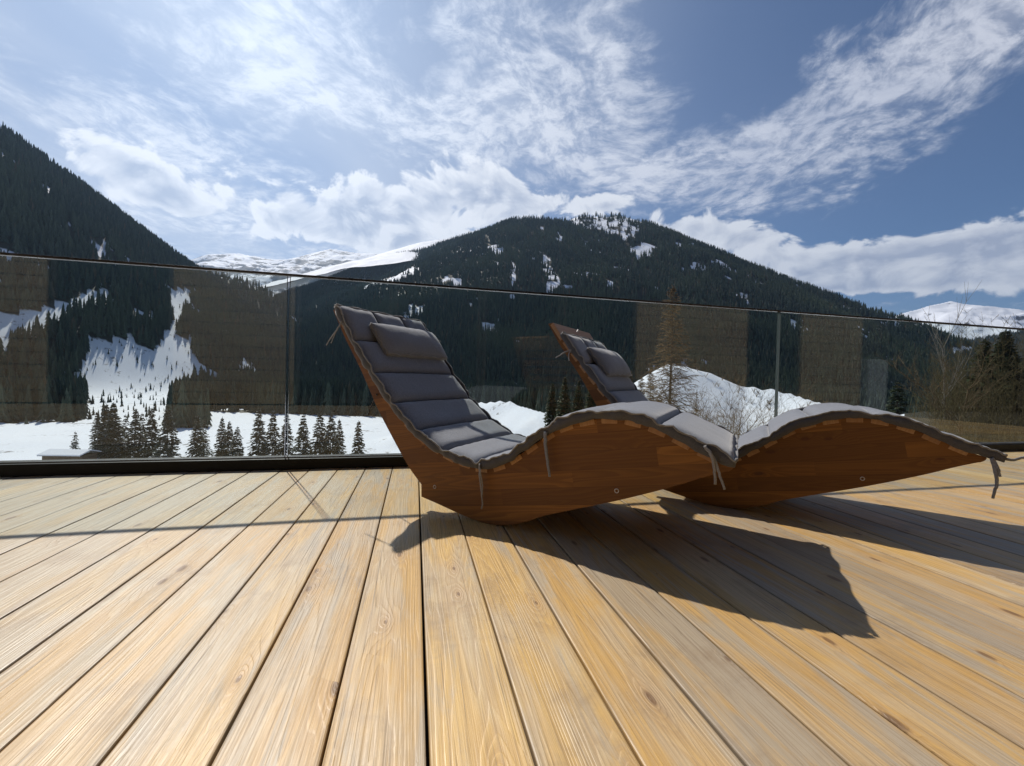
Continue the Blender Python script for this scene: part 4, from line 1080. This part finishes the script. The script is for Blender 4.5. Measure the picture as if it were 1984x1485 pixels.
# brushwood: saplings and dead stalks nobody could count
bt = Tubes(); rb2 = np.random.default_rng(33)
for i in range(1500):
    px = rb2.uniform(1765, 2150); Y = rb2.uniform(15, 34)
    if px < 1810 and rb2.random() < 0.6: continue
    p = at(px, 700, Y); p[2] = gz(p[0], p[1]) - 0.05
    h = rb2.uniform(1.4, 5.0) * (0.55 if px < 1830 else 1.0) * (Y / 24); d = np.array([rb2.normal() * 0.10, rb2.normal() * 0.10, 1.0]); q = p.copy()
    for k in range(5):
        d = d + rb2.normal(size=3) * 0.07; n_ = q + d * h / 5; bt.seg(q, n_, 0.018 * (1 - k / 6), 0.018 * (1 - (k + 1) / 6), 3); q = n_
        for _ in range(3):
            a_ = rb2.random() * 6.28; td = np.array([math.cos(a_) * 0.6, math.sin(a_) * 0.6, 0.75]) * h * rb2.uniform(0.05, 0.16)
            bt.seg(q, q + td, 0.008, 0.004, 3)
            a_ += rb2.normal() * 0.6; bt.seg(q + td * 0.6, q + td * 0.6 + np.array([math.cos(a_) * 0.5, math.sin(a_) * 0.5, 0.5]) * h * 0.06, 0.004, 0.002, 3)
tag(mobj('brushwood', bt.mesh('brushwood', M_OLIVE)), 'dense olive brown thicket of leafless saplings beyond the rail at the right', 'thicket', kind='stuff')

# low hay hut half hidden by the channel at the lower left
hp = at(136, 880, 104); hz_ = gz(hp[0], hp[1])
hut = tag(empty('hay_hut', (hp[0], hp[1], at(136, 888, 104)[2] - 0.9), 0.06), 'low brown wooden hut with snow on its roof at the lower left', 'hut')
M_HUT = bark('grey_brown_boards', (0.085, 0.062, 0.045), (0.15, 0.11, 0.08)); M_RSN = simple('roof_snow', (0.78, 0.80, 0.85), 0.7, 0.2, 0, 0.08, 2.0)
for k in range(6): box('wall_board', (-4.4, -2.2, -0.6 + k * 0.42), (4.4, 2.2, -0.6 + k * 0.42 + 0.40), M_HUT, hut, 0.02)
rv = [(-4.9, -2.9, 1.86), (4.9, -2.9, 1.86), (4.9, 0, 2.75), (-4.9, 0, 2.75), (-4.9, 2.9, 1.86), (4.9, 2.9, 1.86)]
def roof(name, mat, dz, th):
    v = [(a_, b_, c_ + dz) for a_, b_, c_ in rv] + [(a_, b_, c_ + dz + th) for a_, b_, c_ in rv]
    f = [(1, 0, 3, 2), (2, 3, 4, 5), (6, 7, 8, 9), (9, 8, 11, 10), (0, 1, 7, 6), (5, 4, 10, 11), (0, 6, 9, 3), (3, 9, 10, 4), (1, 2, 8, 7), (2, 5, 11, 8)]
    return mobj(name, pymesh(name, v, f), mat, hut)
roof('roof', M_ROOF, 0.0, 0.10); roof('roof_snow', M_RSN, 0.103, 0.28)

# ------------------------------------------------------------------ thin valley air
hb = box('haze', (-10500, -2500, -63), (11500, 11500, 2300), None)
tag(hb, kind='stuff')
hm_ = bpy.data.materials.new('thin_mountain_air'); hm_.use_nodes = True; ht = hm_.node_tree; ht.nodes.clear()
pv = ht.nodes.new('ShaderNodeVolumePrincipled'); pv.inputs['Color'].default_value = (0.46, 0.68, 1.0, 1); pv.inputs['Density'].default_value = 3.6e-5; pv.inputs['Anisotropy'].default_value = 0.62
mo = ht.nodes.new('ShaderNodeOutputMaterial'); ht.links.new(pv.outputs[0], mo.inputs['Volume'])
hm_.cycles.homogeneous_volume = True
hb.data.materials.append(hm_)
